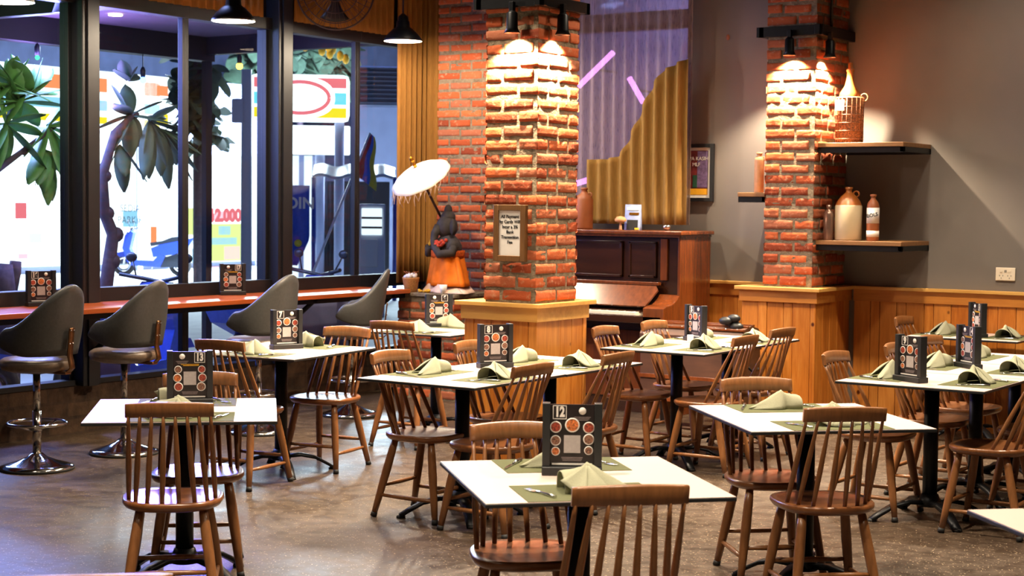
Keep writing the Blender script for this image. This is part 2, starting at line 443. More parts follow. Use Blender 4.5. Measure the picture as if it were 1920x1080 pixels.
for i,(a,b) in enumerate(panes):
    r=empty('window_%d'%(i+1),(XW,(a+b)/2,0)); struct(r,names[i],'window')
    w=(b-a)/2; f=.032
    m=MB(); y0,y1=-w,w
    for z0,z1 in ((.92,1.03),(3.045,3.14),(ZS,ZS+.04)): m.box(-.05,.07,y0,y1,z0,z1,.003)
    m.box(-.02,.03,y0,y0+f,ZS,3.1,.003).box(-.02,.03,y1-f,y1,ZS,3.1,.003)
    m.build('window_frame','black_frame',r)
    m=MB(); m.box(-.006,0,y0+f*.5,y1-f*.5,1.02,3.06); m.build('pane','glass',r)
    m=MB(); m.box(-.006,0,y0+f*.5,y1-f*.5,ZS+.03,.93); m.build('pane','glass',r)
m=MB(); m.box(XW-.1,XW,YF,2.8,ZS,3.14); struct(m.build('trim_8','plaster'),'plastered wall left of the street windows, outside the photo','wall panel')
# back window
r=empty('window_7',((WX0+WX1)/2,YB+.03,0)); struct(r,'window behind the sheer curtain above the piano','window'); w=(WX1-WX0)/2
m=MB(); m.box(-w,-w+.05,0,.07,WZ0,WZ1).box(w-.05,w,0,.07,WZ0,WZ1).box(-w,w,0,.07,WZ0,WZ0+.05).box(-w,w,0,.07,WZ1-.05,WZ1); m.build('window_frame','black_frame',r)
zb=onY(1180,40,12.05).z
m=MB(); m.box(-w,w,-.01,.08,zb-.08,zb+.07); m.build('window_transom','frame_wood',r)
m=MB(); m.box(-w+.04,w-.04,.03,.036,WZ0+.04,WZ1-.04); m.build('pane','glass',r)
# wainscot
PX0,PX1,PY=-5.50,-4.86,11.34   # pilaster body
def wains(n,x0,x1,label,seed):
    r=empty('trim_%d'%n,((x0+x1)/2,YB,0)); struct(r,label,'wainscot'); c=(x0+x1)/2
    o=boards('boards',x0-c,x1-c,0,.0,CAPZ-.09,r,seed=seed)
    m=MB(); m.box(x0-c,x1-c,-.034,-.0,CAPZ-.115,CAPZ-.025,.003); m.build('rail_board','cap_pine_deep',r)
    m=MB(); m.box(x0-c,x1-c,-.06,0,CAPZ-.025,CAPZ,.004); m.build('cap_board','cap_pine',r)
wains(6,-8.15,PX0,'pine board wainscot between the piano and the right pillar',3)
wains(7,PX1,XR,'pine board wainscot along the grey wall right of the right pillar',5)
# rest of the shell lower right etc not in view

# ------------------------------------------------------------------ pillars
def pillar(x0,x1,y0,y1,bx0,bx1,by0,by1,capz,label,faces,pfaces,seed,ztop=ZC):
    cx,cy=(x0+x1)/2,(y0+y1)/2
    r=empty('brick_pillar',(cx,cy,0),0,label,'pillar')
    brickwork('brick_shaft',x0-cx,x1-cx,y0-cy,y1-cy,capz,ztop,faces,r,seed=seed,rough=.0045,course=.085,bh=.064)
    base=MB(); base.mat('pine'); base.box(bx0-cx+.02,bx1-cx-.02,by0-cy+.02,by1-cy-.0,0,capz-.03); bo=base.build('pedestal',None,r)
    o1=boards('front_boards',bx0-cx,bx1-cx,by0-cy+.02,0,capz-.09,bo,seed=seed)
    o2=boards('side_boards',by0-cy,by1-cy,bx1-cx-.02,0,capz-.09,bo,axis='y',seed=seed+1,sign=1)
    if 'L' in pfaces: boards('side_boards',by0-cy,by1-cy,bx0-cx+.02,0,capz-.09,bo,axis='y',seed=seed+2,sign=-1)
    m=MB(); m.box(bx0-cx-.016,bx1-cx+.016,by0-cy-.016,by1-cy,capz-.115,capz-.02,.003); m.build('rail_board','cap_pine_deep' if seed==20 else 'cap_pine',bo)
    m=MB(); m.box(bx0-cx-.045,bx1-cx+.045,by0-cy-.045,by1-cy+(.045 if 'L' in pfaces else 0),capz-.028,capz,.004); m.build('cap_board','cap_pine',bo)
    return r
P1=(-5.872,-5.497,8.44,8.90)
pillar(*P1,-6.05,-5.50,8.46,9.06,1.05,'brick pillar with pale pine pedestal and framed payment notice, in the centre','FRLB','RL',10)
P2=(-5.345,-4.957,11.39,YB)
pillar(*P2,-5.505,-4.90,11.34,YB,CAPZ,'brick pillar against the grey wall, between the wooden shelves','FRL','L',20)
# corner pier and plinth
r=empty('brick_pier',(-8.4,11.86,0),0,'narrow brick pier in the corner beside the tan curtain','pier')
brickwork('brick_shaft',-.29,.24,-.12,.138,0,ZC,'FR',r,seed=31,rough=.005,course=.083,bh=.06)
r=empty('brick_plinth',(-8.32,11.38,0),0,'low brick plinth at the end of the counter under the statue','plinth')
brickwork('brick_body',-.29,.29,-.30,.30,0,.87,'FLR',r,seed=33,rough=.005,course=.083)
m=MB(); m.box(-.31,.31,-.32,.32,.87,.90,.005); m.build('top_slab','mortar',r)

# black collars with spot lamps
def collar(P,z,th,label,rods,seed,lamps):
    x0,x1,y0,y1=P; g=.055
    r=empty('lamp_bracket',((x0+x1)/2,(y0+y1)/2,z),0,label,'lamp bracket'); cx,cy=(x0+x1)/2,(y0+y1)/2
    yb=y1+g if seed==1 else y1
    m=MB(); a0,a1,b0,b1=x0-g-cx,x1+g-cx,y0-g-cy,yb-cy
    m.box(a0-.02,a1+.02,b0,b0+.04,-th/2,th/2,.002).box(a1-.04,a1,b0-.02,b1,-th/2,th/2,.002).box(a0,a0+.04,b0,b1,-th/2,th/2,.002)
    if seed==1: m.box(a0,a1,b1-.04,b1,-th/2,th/2,.002)
    m.build('steel_collar','black_metal',r)
    for (lx,ly) in rods:
        m=MB(); m.tube([(lx-cx,ly-cy,0),(lx-cx,ly-cy,ZC-z)],.012,8); m.build('hanger_rod','black_metal',r)
    return r
def spot_lamp(x,y,z,label,aim,power,size,grp='spot lamps under the pillar brackets',blend=.55):
    # z = lower rim
    r=empty('spot_lamp',(x,y,z),0,label,'spot lamp',grp)
    m=MB(); m.lathe([(.0,.135),(.02,.135),(.034,.12),(.036,.03),(.05,.0),(.047,.0),(.033,.03),(.03,.06),(0,.062)],24); m.build('lamp_head','black_metal',r)
    m=MB(); m.box(-.015,.015,-.015,.015,.13,.19,.002); m.build('mount','black_metal',r)
    m=MB(); m.lathe([(0,.02),(.034,.02),(.03,.035),(0,.035)],20); m.build('bulb','bulb_warm',r)
    l=bpy.data.lights.new('spot_lamp_light','SPOT'); l.energy=power; l.color=(1,.80,.56); l.spot_size=math.radians(size); l.spot_blend=blend; l.shadow_soft_size=.018
    lo=bpy.data.objects.new('spot_light',l); COL.objects.link(lo); lo.location=(x,y,z+.01)
    d=Vector(aim)-Vector((x,y,z)); lo.rotation_euler=d.to_track_quat('-Z','Y').to_euler()
    return r
z1=onY(1010,9,8.39).z+.03
collar(P1,z1,.07,'black steel bracket around the centre brick pillar','' or [],1,None)
lz=onY(958,62,8.36).z
pA=onY(960,62,8.36); pB=onX(1055,66,-5.42)
spot_lamp(pA.x,8.36,pA.z,'black spot lamp on the front of the centre pillar bracket',(pA.x,8.42,0),420,116)
spot_lamp(-5.42,pB.y,pB.z,'black spot lamp on the right side of the centre pillar bracket',(-5.48,pB.y,0),420,116)
z2=onY(1480,58,11.34).z
collar(P2,z2,.075,'black steel bracket on the right brick pillar, hung by a rod',[(-4.93,11.6)],2,None)
pA=onY(1480,104,11.31); pB=onX(1556,108,-4.885)
spot_lamp(pA.x,11.31,pA.z,'black spot lamp on the front of the right pillar bracket',(pA.x,11.37,0),420,116)
spot_lamp(-4.885,pB.y,pB.z,'black spot lamp on the right side of the right pillar bracket',(-4.93,pB.y,0),420,116)

spot_lamp(-5.95,8.67,2.70,'black spot lamp on the hidden left side of the centre pillar bracket',(-6.05,8.72,0),560,122)
spot_lamp(-5.415,11.66,2.72,'black spot lamp on the hidden left side of the right pillar bracket',(-5.50,11.66,0),190,116)
# sign frame on pillar 1
cs=onY(959,437,8.41); r=empty('framed_notice',(cs.x,8.40,cs.z),0,'framed white paper notice about card payments on the centre pillar','sign')
w,h=.118,.175
m=MB(); 
for a in ((-w,-w+.036,-h,h),(w-.036,w,-h,h),(-w+.036,w-.036,h-.036,h),(-w+.036,w-.036,-h,-h+.036)): m.box(a[0],a[1],-.02,.015,a[2],a[3],.003)
m.build('picture_frame','frame_wood',r)
m=MB(); m.box(-w+.03,w-.03,-.006,0,-h+.03,h-.03); m.build('notice_paper','paper',r)
text_mesh('notice_text','All Payment\nby Cards Will\nIncur a 3%\nBank\nTransaction\nFee',.0275,'ink',r,Matrix.Translation((0,-.008,.022))@RX,bold=.0006)
# demolished: small stain plate on wall
# wall poster
pt=onY(1287,270,YB-.03); pb=onY(1336,378,YB-.03)
w=.21; cx=pb.x-w; cz=(pt.z+pb.z)/2; hh=(pt.z-pb.z)/2
r=empty('framed_poster',(cx,YB-.002,cz),0,'black framed maroon poster on the grey wall beside the sheer curtain','poster')
m=MB()
for a in ((-w,-w+.03,-hh,hh),(w-.03,w,-hh,hh),(-w+.03,w-.03,hh-.03,hh),(-w+.03,w-.03,-hh,-hh+.03)): m.box(a[0],a[1],-.03,0,a[2],a[3],.002)
m.build('picture_frame','black_frame',r)
m=MB(); m.box(-w+.025,w-.025,-.012,0,-hh+.025,hh-.025); m.build('poster_mount','paper',r)
m=MB(); m.mat('poster_maroon').box(-.16,.155,-.014,-.012,-.13,hh-.055); m.mat('poster_yellow').box(-.16,.155,-.014,-.012,-hh+.055,-.13); m.mat('poster_purple').box(.06,.155,-.0155,-.014,-.12,hh-.06); m.mat('poster_green').box(.02,.06,-.0165,-.014,-.12,-.02); m.build('poster_print',None,r)
text_mesh('poster_text','COPPA KASIH\n2. MLF',.042,'white_print',r,Matrix.Translation((.03,-.018,.09))@RX)
# socket
c=onY(1886,514,YB); r=empty('wall_socket',(c.x,YB-.002,c.z),0,'white double power socket on the grey wall at right','socket')
m=MB(); m.box(-.072,.072,-.012,0,-.048,.048,.004); m.build('face_plate','socket_white',r)
for dx in (-.03,.03):
    m=MB(); m.box(dx-.01,dx+.01,-.016,-.012,.012,.03,.001); m.build('rocker_switch','socket_white',r)
    m=MB()
    for a,b in ((-.012,-.012),(.012,-.012),(0,-.03)): m.box(dx+a-.002,dx+a+.002,-.0125,-.0118,b-.005,b+.005)
    m.build('socket_slots','ink',r)
m=MB(); m.box(-.006,-.001,-.0135,-.012,.012,.03).box(.003,.008,-.0135,-.012,.012,.03); m.build('indicator','ink',r)
# wall patch
c=onY(1365,70,YB); m=MB(); m.sphere((0,0,0),.022,10,(.8,.15,1.1)); tag(m.build('wall_hook','clay',None,(c.x,YB-.002,c.z)),'small worn brown mark on the grey wall above the poster','wall mark')

# ------------------------------------------------------------------ shelves and what stands on them
def shelf(pxl,pxr,py,label,depth_front,left_end=None):
    a=onY(pxl,py,depth_front); b=onY(pxr,py,depth_front); x0=a.x if left_end is None else left_end; z=(a.z+b.z)/2
    cx=(x0+b.x)/2; w=(b.x-x0)/2
    r=empty('wall_shelf',(cx,YB,z),0,label,'shelf','wooden wall shelves beside the right pillar')
    D=YB-depth_front
    m=MB(); m.box(-w,w,-D,0,-.032,0,.003); m.build('shelf_board','shelf_wood',r)
    m=MB(); m.box(-w,w,-D+.01,-D+.04,-.075,-.032,.002).box(w-.03,w,-D+.01,0,-.07,-.032,.002).box(-w,w,-.03,0,-.075,-.032,.002); m.build('steel_bracket','black_metal',r)
    return x0,b.x,z
SU=shelf(1527,1694,267,'upper right wooden wall shelf holding the wicker bottle',11.42,-4.945)
SL=shelf(1527,1690,452,'lower right wooden wall shelf holding the stoneware jug',11.42,-4.945)
SLf=shelf(1383,1434,361,'short wooden wall shelf left of the right pillar',11.42)
# push shelf boards start clear of pillar
def bot(name,prof,mat,c,label,cat,extra=None,seg=28):
    r=empty(name,c,0,label,cat)
    m=MB(); m.lathe(prof,seg); m.build('body',mat,r)
    return r
# wicker demijohn
c=onY(1592,264,11.62); S=SU[2]
r=empty('demijohn',(c.x,11.62,S+.001),0,'tall glass bottle in a woven basket on the upper shelf','bottle')
m=MB(); m.lathe([(0,0),(.088,0),(.096,.01),(.1,.12),(.1,.24),(.103,.33),(.098,.345),(.09,.345),(.088,.02),(0,.02)],32)
o=m.build('wicker_basket','wicker_dark',r)
m=MB()
for z in (.03,.09,.15,.21,.27,.335): m.ring((0,0,z),.1,.006,36)
for k in range(18):
    a=2*PI*k/18; m.tube([(.099*math.cos(a),.099*math.sin(a),0),(.102*math.cos(a),.102*math.sin(a),.34)],.0045,6)
m.build('wicker_ribs','wicker_dark',o)
m=MB(); m.box(-.075,.0,-.106,-.098,.24,.32,.002); m.build('paper_label','paper',o)
m=MB(); m.lathe([(0,.03),(.08,.03),(.084,.33),(.075,.375),(.04,.43),(.026,.49),(.024,.53),(.03,.535),(.03,.555),(.018,.56),(.018,.60),(0,.605)],28); m.build('glass_bottle','stoneware_brown',r)
m=MB(); m.ring((.112,0,.34),.028,.004,18,(0,1,0)); m.build('handle','basket',r)
# jug
S=SL[2]; c=onY(1590,446,11.55)
r=empty('stoneware_jug',(c.x,11.55,S+.001),0,'large two tone stoneware jug on the lower shelf','jug')
m=MB(); m.mat('stoneware').lathe([(0,0),(.094,0),(.1,.008),(.1,.255),(.096,.262)],36); m.mat('stoneware_brown').lathe([(.096,.262),(.085,.29),(.06,.325),(.032,.35),(.022,.36),(.022,.375),(.028,.38),(.028,.395),(0,.4)],36); m.build('body',None,r)
m=MB(); m.ring((.05,.02,.345),.022,.006,16,(0,1,0)); m.build('handle','stoneware_brown',r)
c=onY(1636,446,11.55)
r=empty('labelled_bottle',(c.x,11.55,S+.001),0,'slim clay bottle with a white label on the lower shelf','bottle')
m=MB(); m.lathe([(0,0),(.043,0),(.046,.006),(.046,.25),(.04,.28),(.026,.3),(.018,.31),(.018,.325),(.024,.33),(.024,.342),(0,.345)],28); m.build('body','clay',r)
m=MB(); m.lathe([(.0465,.13),(.0468,.13),(.0468,.245),(.0465,.245)],28).lathe([(.0465,.03),(.0468,.03),(.0468,.075),(.0465,.075)],28); m.build('paper_label','paper',r)
t=text_mesh('label_text','BOLS',.036,'ink',r,Matrix.Rotation(math.radians(15),4,'Z')@Matrix.Translation((0,-.048,.19))@Matrix.Rotation(math.radians(-12),4,'Y')@RX,bold=.001)
c=onY(1553,446,11.50)
r=empty('metal_flask',(c.x,11.5,S+.001),0,'small slim metal flask beside the jug on the lower shelf','flask')
m=MB(); m.lathe([(0,0),(.038,0),(.04,.005),(.04,.195),(.03,.215),(.016,.225),(.016,.235),(.02,.237),(.02,.262),(0,.265)],24); m.build('body','flask_metal',r)
S=SLf[2]; c=onY(1423,357,11.6)
r=empty('clay_bottle',(c.x,11.6,S+.001),0,'tall pale clay bottle on the short shelf left of the pillar','bottle')
m=MB(); m.lathe([(0,0),(.036,0),(.038,.006),(.038,.245),(.032,.27),(.02,.28),(.018,.29),(.023,.295),(.023,.31),(0,.312)],24); m.build('body','clay_light',r)
m=MB(); m.ring((.034,0,.262),.014,.004,12,(0,1,0)); m.build('handle','clay_light',r)

# ------------------------------------------------------------------ curtains
def pleat(path,z0,z1,amp,wl,name,mat,parent=None,top=None,seed=0,nz=12):
    # path: polyline of (x,y); pleats perpendicular
    pts=[Vector((a,b,0)) for a,b in path]; L=[0]
    for i in range(1,len(pts)): L.append(L[-1]+(pts[i]-pts[i-1]).length)
    T=L[-1]; n=int(T/wl*10); rnd=random.Random(seed)
    ph=[rnd.uniform(-.5,.5) for _ in range(40)]
    def f(u,v):
        s=u*T; i=0
        while i<len(pts)-2 and s>L[i+1]: i+=1
        t=(pts[i+1]-pts[i]).normalized(); nrm=Vector((t.y,-t.x,0)); p=pts[i]+t*(s-L[i])
        a=amp*(1+.4*noise.noise(Vector((s*3,seed,0))))
        w=math.sin(2*PI*s/wl+.8*noise.noise(Vector((s*2,seed,v*.7))))
        p=p+nrm*(a*w*(.75+.25*v))
        zt=z1 if top is None else top(s/T)
        return Vector((p.x,p.y,z0+(zt-z0)*v))
    m=MB(); m.grid(f,n,nz); return m.build(name,mat,parent,solid=.002)
o=pleat([(XW+.10,8.1),(XW+.10,9.8)],3.13,ZC-.02,.02,.085,'curtain','curtain_tan',seed=2); tag(o,'short tan pleated curtain above the left street windows','curtain','tan valance curtains over the street windows')
o=pleat([(XW+.10,10.16),(XW+.10,11.5)],3.13,ZC-.02,.02,.085,'curtain','curtain_tan',seed=4); tag(o,'short tan pleated curtain behind the fan above the right street windows','curtain','tan valance curtains over the street windows')
o=pleat([(XW+.13,11.50),(XW+.13,11.90),(-8.74,11.90)],.95,ZC-.02,.028,.075,'curtain','curtain_tan',seed=6); tag(o,'long tan pleated curtain between the window and the brick pier','curtain')
m=MB(); m.box(-8.72,-8.70,11.86,11.93,.0,ZC); tag(m.build('curtain_pole','black_frame'),'thin black upright strip between curtain and brick pier','pole')
x0=onY(1050,200,11.86).x; x1=onY(1290,400,11.86).x; x2=onY(1302,100,11.86).x
zb=onY(1240,421,11.86).z
sh=pleat([(x0-.2,11.84),(x2,11.84)],zb-.0,ZC-.05,.032,.105,'curtain','curtain_sheer',seed=8); tag(sh,'sheer lilac grey pleated curtain hanging over the piano','curtain')
# gold cloth shaped as the warm-lit area of the sheer, edged by the shadow
def dtop(u):
    x=x0+.1+(x2-x0-.1)*u; 
    prof=[(1110,300),(1150,299),(1176,292),(1200,245),(1232,172),(1255,135),(1300,112)]
    pr=[(onY(a,b,11.9).x,onY(a,b,11.9).z) for a,b in prof]
    if x<=pr[0][0]: return pr[0][1]
    for i in range(len(pr)-1):
        if x<=pr[i+1][0]:
            t=(x-pr[i][0])/(pr[i+1][0]-pr[i][0]); return pr[i][1]*(1-t)+pr[i+1][1]*t
    return pr[-1][1]
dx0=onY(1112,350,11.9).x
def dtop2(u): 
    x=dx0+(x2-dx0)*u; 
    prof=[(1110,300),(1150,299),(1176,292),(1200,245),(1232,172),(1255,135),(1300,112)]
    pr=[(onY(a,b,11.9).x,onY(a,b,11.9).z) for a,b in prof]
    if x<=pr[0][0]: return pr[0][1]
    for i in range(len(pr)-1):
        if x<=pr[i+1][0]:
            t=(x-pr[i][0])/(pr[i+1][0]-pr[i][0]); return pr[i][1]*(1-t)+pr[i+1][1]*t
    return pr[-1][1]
dr=pleat([(dx0,11.80),(x2-.02,11.80)],zb-.0,3,.030,.105,'lit_sheer_part','lit_sheer_gold',top=dtop2,seed=8); tag(dr,'gold pleated cloth in the shape of the warm-lit sheer, beside the grey wall','lit_sheer_part')

# ------------------------------------------------------------------ counter
CX0,CX1=XW+.075,-8.47; cy1=11.06
r=empty('window_counter',(CX1,8,0),0,'long orange brown wooden counter under the street windows','counter')
m=MB(); m.box(CX0-CX1,0,-6,cy1-8,.895,.93,.004); m.build('counter_top','counter_wood',r)
for yy in (-4,-2.05,-.02,1.9,2.9):
    m=MB(); m.tube([(-.08,yy,.875),(-.5,yy,.56)],.02,8); m.build('diagonal_brace','black_metal',r)
    m=MB(); m.box(-.52,-.06,yy-.02,yy+.02,.865,.895); m.build('bracket','black_metal',r)
m=MB(); m.box(-.10,-.06,-6,cy1-8,.855,.895); m.build('edge_rail','black_metal',r)

# ------------------------------------------------------------------ chairs
def chair_proto():
    r=empty('dining_chair',(0,0,0),0,'x','chair')
    # seat: saddle shape, front +y
    out=[]
    for k in range(48):
        t=2*PI*k/48; c,s=math.cos(t),math.sin(t)
        e=2/2.7; x=abs(c)**e*(1 if c>0 else -1); y=abs(s)**e*(1 if s>0 else -1)
        w=.205+.012*y; out.append((x*w, y*.2 if y>0 else y*.205))
    b=MB(); N=7
    rings=[]
    prof=[(.86,.0),(.95,.008),(1,.022),(1.0,.034),(.97,.040),(.85,.037),(.6,.029),(.3,.027),(0.001,.027)]
    for s_,z in prof:
        rings.append([b.bm.verts.new((x*s_,y*s_,.412+z)) for x,y in out])
    fs=[b.bm.faces.new(list(reversed(rings[0])))]
    for i in range(len(rings)-1):
        for k in range(48): fs.append(b.bm.faces.new((rings[i][k],rings[i][(k+1)%48],rings[i+1][(k+1)%48],rings[i+1][k])))
    fs.append(b.bm.faces.new(rings[-1])); b._mark(fs,True); b.build('seat','chair_seat_wood',r)
    # back rail
    def rail(t): return Vector((t*.172,-.272+.03*(t*t)-.0,0))
    b=MB(); K=16; R_=[]
    for i in range(K+1):
        t=-1+2*i/K; p=rail(t); h=.062-.006*t*t; zt=.872-.010*t*t; zb_=zt-h
        d=Vector((-.06*t*2,1,0)).normalized()*.011
        sec=[]
        for (dd,zz) in ((-1,zb_+.004),(-1.0,zt-.006),(-.6,zt),(.6,zt),(1,zt-.006),(1,zb_+.004),(.6,zb_),(-.6,zb_)):
            sl=-(zz-.84)*.20
            sec.append(b.bm.verts.new((p.x+d.x*dd,p.y+d.y*dd+sl,zz)))
        R_.append(sec)
    fs=[]
    for i in range(K):
        for k in range(8): fs.append(b.bm.faces.new((R_[i][k],R_[i][(k+1)%8],R_[i+1][(k+1)%8],R_[i+1][k])))
    b._mark(fs,True); b._mark([b.bm.faces.new(R_[0]),b.bm.faces.new(list(reversed(R_[-1])))]); b.build('back_rail','chair_wood',r)
    for i in range(8):
        t=-.93+1.86*i/7; p=rail(t); ang=math.radians(-158+ (136)*i/7)
        bx=.182*math.cos(math.radians(197+146*i/7)); by=.175*math.sin(math.radians(197+146*i/7))
        a=Vector((bx,by,.436)); c=Vector((p.x,p.y,.815)); rr=[.0085,.0105,.0122,.0105,.0075,.0065]
        b=MB(); b.tube([a.lerp(c,q) for q in (0,.2,.42,.65,.88,1)],rr,8); b.build('spindle','chair_wood',r)
    tops=[(-.125,-.115),(.125,-.115),(-.135,.12),(.135,.12)]; feet=[(-.185,-.215),(.185,-.215),(-.195,.19),(.195,.19)]
    P=[]
    for (tx,ty),(fx,fy) in zip(tops,feet):
        a=Vector((tx,ty,.418)); c=Vector((fx,fy,.0)); P.append((a,c))
        b=MB(); b.tube([a.lerp(c,q) for q in (0,.15,.4,.7,.95)],[.0165,.0205,.0225,.0195,.0155],12); lo=b.build('leg','chair_wood',r)
        b=MB(); b.tube([a.lerp(c,.94),a.lerp(c,.995)+Vector((0,0,0))],[.0165,.018],12); fo=b.build('rubber_foot','rubber',lo)
    def at(i,q): return P[i][0].lerp(P[i][1],q)
    for i,j,q in ((0,1,.60),(2,3,.62),(0,2,.72),(1,3,.72)):
        a,c=at(i,q),at(j,q); b=MB(); b.tube([a,a.lerp(c,.3),a.lerp(c,.5),a.lerp(c,.7),c],[.0085,.0115,.0125,.0115,.0085],8); b.build('stretcher','chair_wood',r)
    return r
CH=chair_proto()
T12=45.5; 
chairs=[ # rail x, rail y, facing deg, label, group
('A',-4.71,4.59,132.5,'brown spindle chair at the near side of table 13, seat lit blue'),
('B',-5.44,5.50,-47.5,'brown spindle chair behind the menu stand of table 13, facing the camera'),
('C',-6.62,6.83,97,'brown spindle chair at the near left side of table 7, behind table 13'),
('D',-6.70,8.10,-82,'brown spindle chair at the far side of table 7, below the fourth bar stool'),
('E',-6.81,8.67,96,'brown spindle chair at the near side of table 6'),
('F',-5.47,6.94,2,'brown spindle chair on the left side of table 8, the nearer of two'),
('G',-5.50,7.74,0,'brown spindle chair on the left side of table 8, farther of two'),
('H',-4.45,6.85,178,'brown spindle chair on the right side of table 8, the nearer of two'),
('I',-4.44,7.68,182,'brown spindle chair on the right side of table 8, the farther of two'),
('J',-3.31,4.96,-46,'brown spindle chair at the far side of table 12, facing the camera'),
('K',-2.30,4.05,134,'brown spindle chair at the near side of table 12, largest in the front'),
('L',-5.49,9.24,2,'brown spindle chair left of table 5, in front of the piano'),
('M',-5.50,9.92,0,'brown spindle chair left of table 5, in front of the trunk'),
('N',-4.41,9.19,180,'brown spindle chair right of table 5, the nearer of two'),
('O',-4.50,9.93,178,'brown spindle chair right of table 5, beside the pine pedestal'),
('P',-3.30,6.95,-47,'brown spindle chair behind the unnumbered white table, facing the camera'),
('Q',-2.52,6.16,132,'brown spindle chair before the unnumbered white table, pale patch on its seat'),
('R',-3.56,8.48,0,'brown spindle chair on the left side of table 9, nearest of three'),
('S',-3.50,9.24,0,'brown spindle chair left of the long table, behind the number 9 stand'),
('T',-3.54,9.93,-4,'brown spindle chair left of the long table, farthest of three'),
('U',-4.32,11.56,0,'brown spindle chair at the left end of the table against the pine wainscot'),
('V',-2.36,8.36,180,'brown spindle chair right of table 9, cut by the photo edge'),
('V2',-2.36,9.15,180,'brown spindle chair right of the long table, mostly out of frame'),
('W',-1.36,5.22,-44,'brown spindle chair at the right photo edge behind the lowest white table'),
('X',-2.67,2.37,132,'brown spindle chair whose top rail shows at the bottom left edge'),
]
for i,(k,x,y,a,lab) in enumerate(chairs):
    t=math.radians(a); d=Vector((math.cos(t),math.sin(t)))
    place(CH,i==0,(x+d.x*.265,y+d.y*.265,0),t-PI/2,lab,'spindle back dining chairs at the tables')

# ------------------------------------------------------------------ tables
def table(x,y,w,d,rot,label,pole=True,base_rot=0,group='white topped pedestal tables'):
    r=empty('dining_table',(x,y,0),math.radians(rot),label,'table',group)
    m=MB(); m.mat('black_plastic').box(-w/2,w/2,-d/2,d/2,.736,.7485,.002); m.build('tabletop_edge',None,r)
    m=MB(); m.box(-w/2+.0025,w/2-.0025,-d/2+.0025,d/2-.0025,.7485,.7505); m.build('tabletop','laminate',r)
    m=MB(); m.tube([(0,0,.09),(0,0,.725)],.039,20); m.build('post','black_metal',r)
    m=MB(); m.box(-.15,.15,-.15,.15,.722,.736,.002); m.build('mounting_plate','black_metal',r)
    m=MB(); m.lathe([(.0,.14),(.045,.14),(.06,.1),(.06,.075),(0,.07)],20); hub=m.build('base_hub','black_metal',r)
    for k in range(4):
        a=PI/4+k*PI/2+base_rot; c,s=math.cos(a),math.sin(a)
        pts=[(.03,.10),(.12,.105),(.21,.085),(.29,.042),(.335,.014)]
        b=MB(); L=[];
        for (q,z) in pts:
            wd=.036-.008*q/.3; n=Vector((-s,c,0))*wd; p=Vector((c*q,s*q,z))
            L.append([b.bm.verts.new(p+n-Vector((0,0,.014))),b.bm.verts.new(p+n*.7+Vector((0,0,.006))),b.bm.verts.new(p-n*.7+Vector((0,0,.006))),b.bm.verts.new(p-n-Vector((0,0,.014)))])
        fs=[b.bm.faces.new((L[i][k2],L[i][(k2+1)%4],L[i+1][(k2+1)%4],L[i+1][k2])) for i in range(4) for k2 in range(4)]+[b.bm.faces.new(L[0]),b.bm.faces.new(list(reversed(L[-1])))]
        b._mark(fs,True); fo=b.build('base_foot','black_metal',r)
        b=MB(); b.lathe([(0,0),(.024,0),(.024,.01),(.014,.016),(0,.016)],12,(c*.325,s*.325,0)); b.build('foot_pad','rubber',fo)
    return r
tb={}
tb['13']=(-5.17,5.13,.80,.81,42.5,'white topped table with the number 13 stand, at left front')
tb['12']=(-2.85,4.66,.81,.84,46,'white topped table with the number 12 stand, centre front')
tb['14']=(-2.90,6.64,.81,.88,44.5,'white topped table without a number, between table 12 and table 9')
tb['8']=(-5.04,7.04,.75,.85,0,'white topped table under the number 8 stand, nearer half of a joined pair')
tb['8b']=(-5.03,7.885,.75,.83,0,'white topped table joined behind table 8, in front of the pine pedestal')
tb['7']=(-6.78,7.55,.80,.93,8,'white topped table with the number 7 stand, beside the bar stools')
tb['6']=(-7.04,9.50,.76,.85,4,'white topped table with the number 6 stand, near the statue')
tb['5']=(-4.99,9.345,.74,.71,1,'white topped table under the number 5 stand, nearer half of a joined pair')
tb['5b']=(-5.00,10.09,.74,.74,1,'white topped table joined behind table 5, near the wooden trunk')
tb['9']=(-2.985,8.47,.80,.73,0,'white topped table with the number 9 stand, nearest of a long row')
tb['9b']=(-2.985,9.21,.80,.73,0,'white topped table with the number 4 stand, middle of a long row')
tb['9c']=(-2.99,9.95,.80,.73,0,'white topped table at the far end of the long row at right')
tb['1']=(-3.78,11.60,.80,.62,0,'white topped table against the pine wainscot with a narrow menu stand')
tb['W']=(-1.04,4.88,.80,.80,44,'white topped table cut by the right photo edge, nearest the camera')
for k,v in tb.items(): table(*v)
NAMES={'13':'table 13','12':'table 12','14':'the unnumbered table','8':'table 8','8b':'the table joined behind 8','7':'table 7','6':'table 6','5':'table 5','5b':'the table joined behind 5','9':'table 9','9b':'the number 4 table','9c':'the row\'s farthest table','1':'the table by the wainscot','W':'the right edge table'}

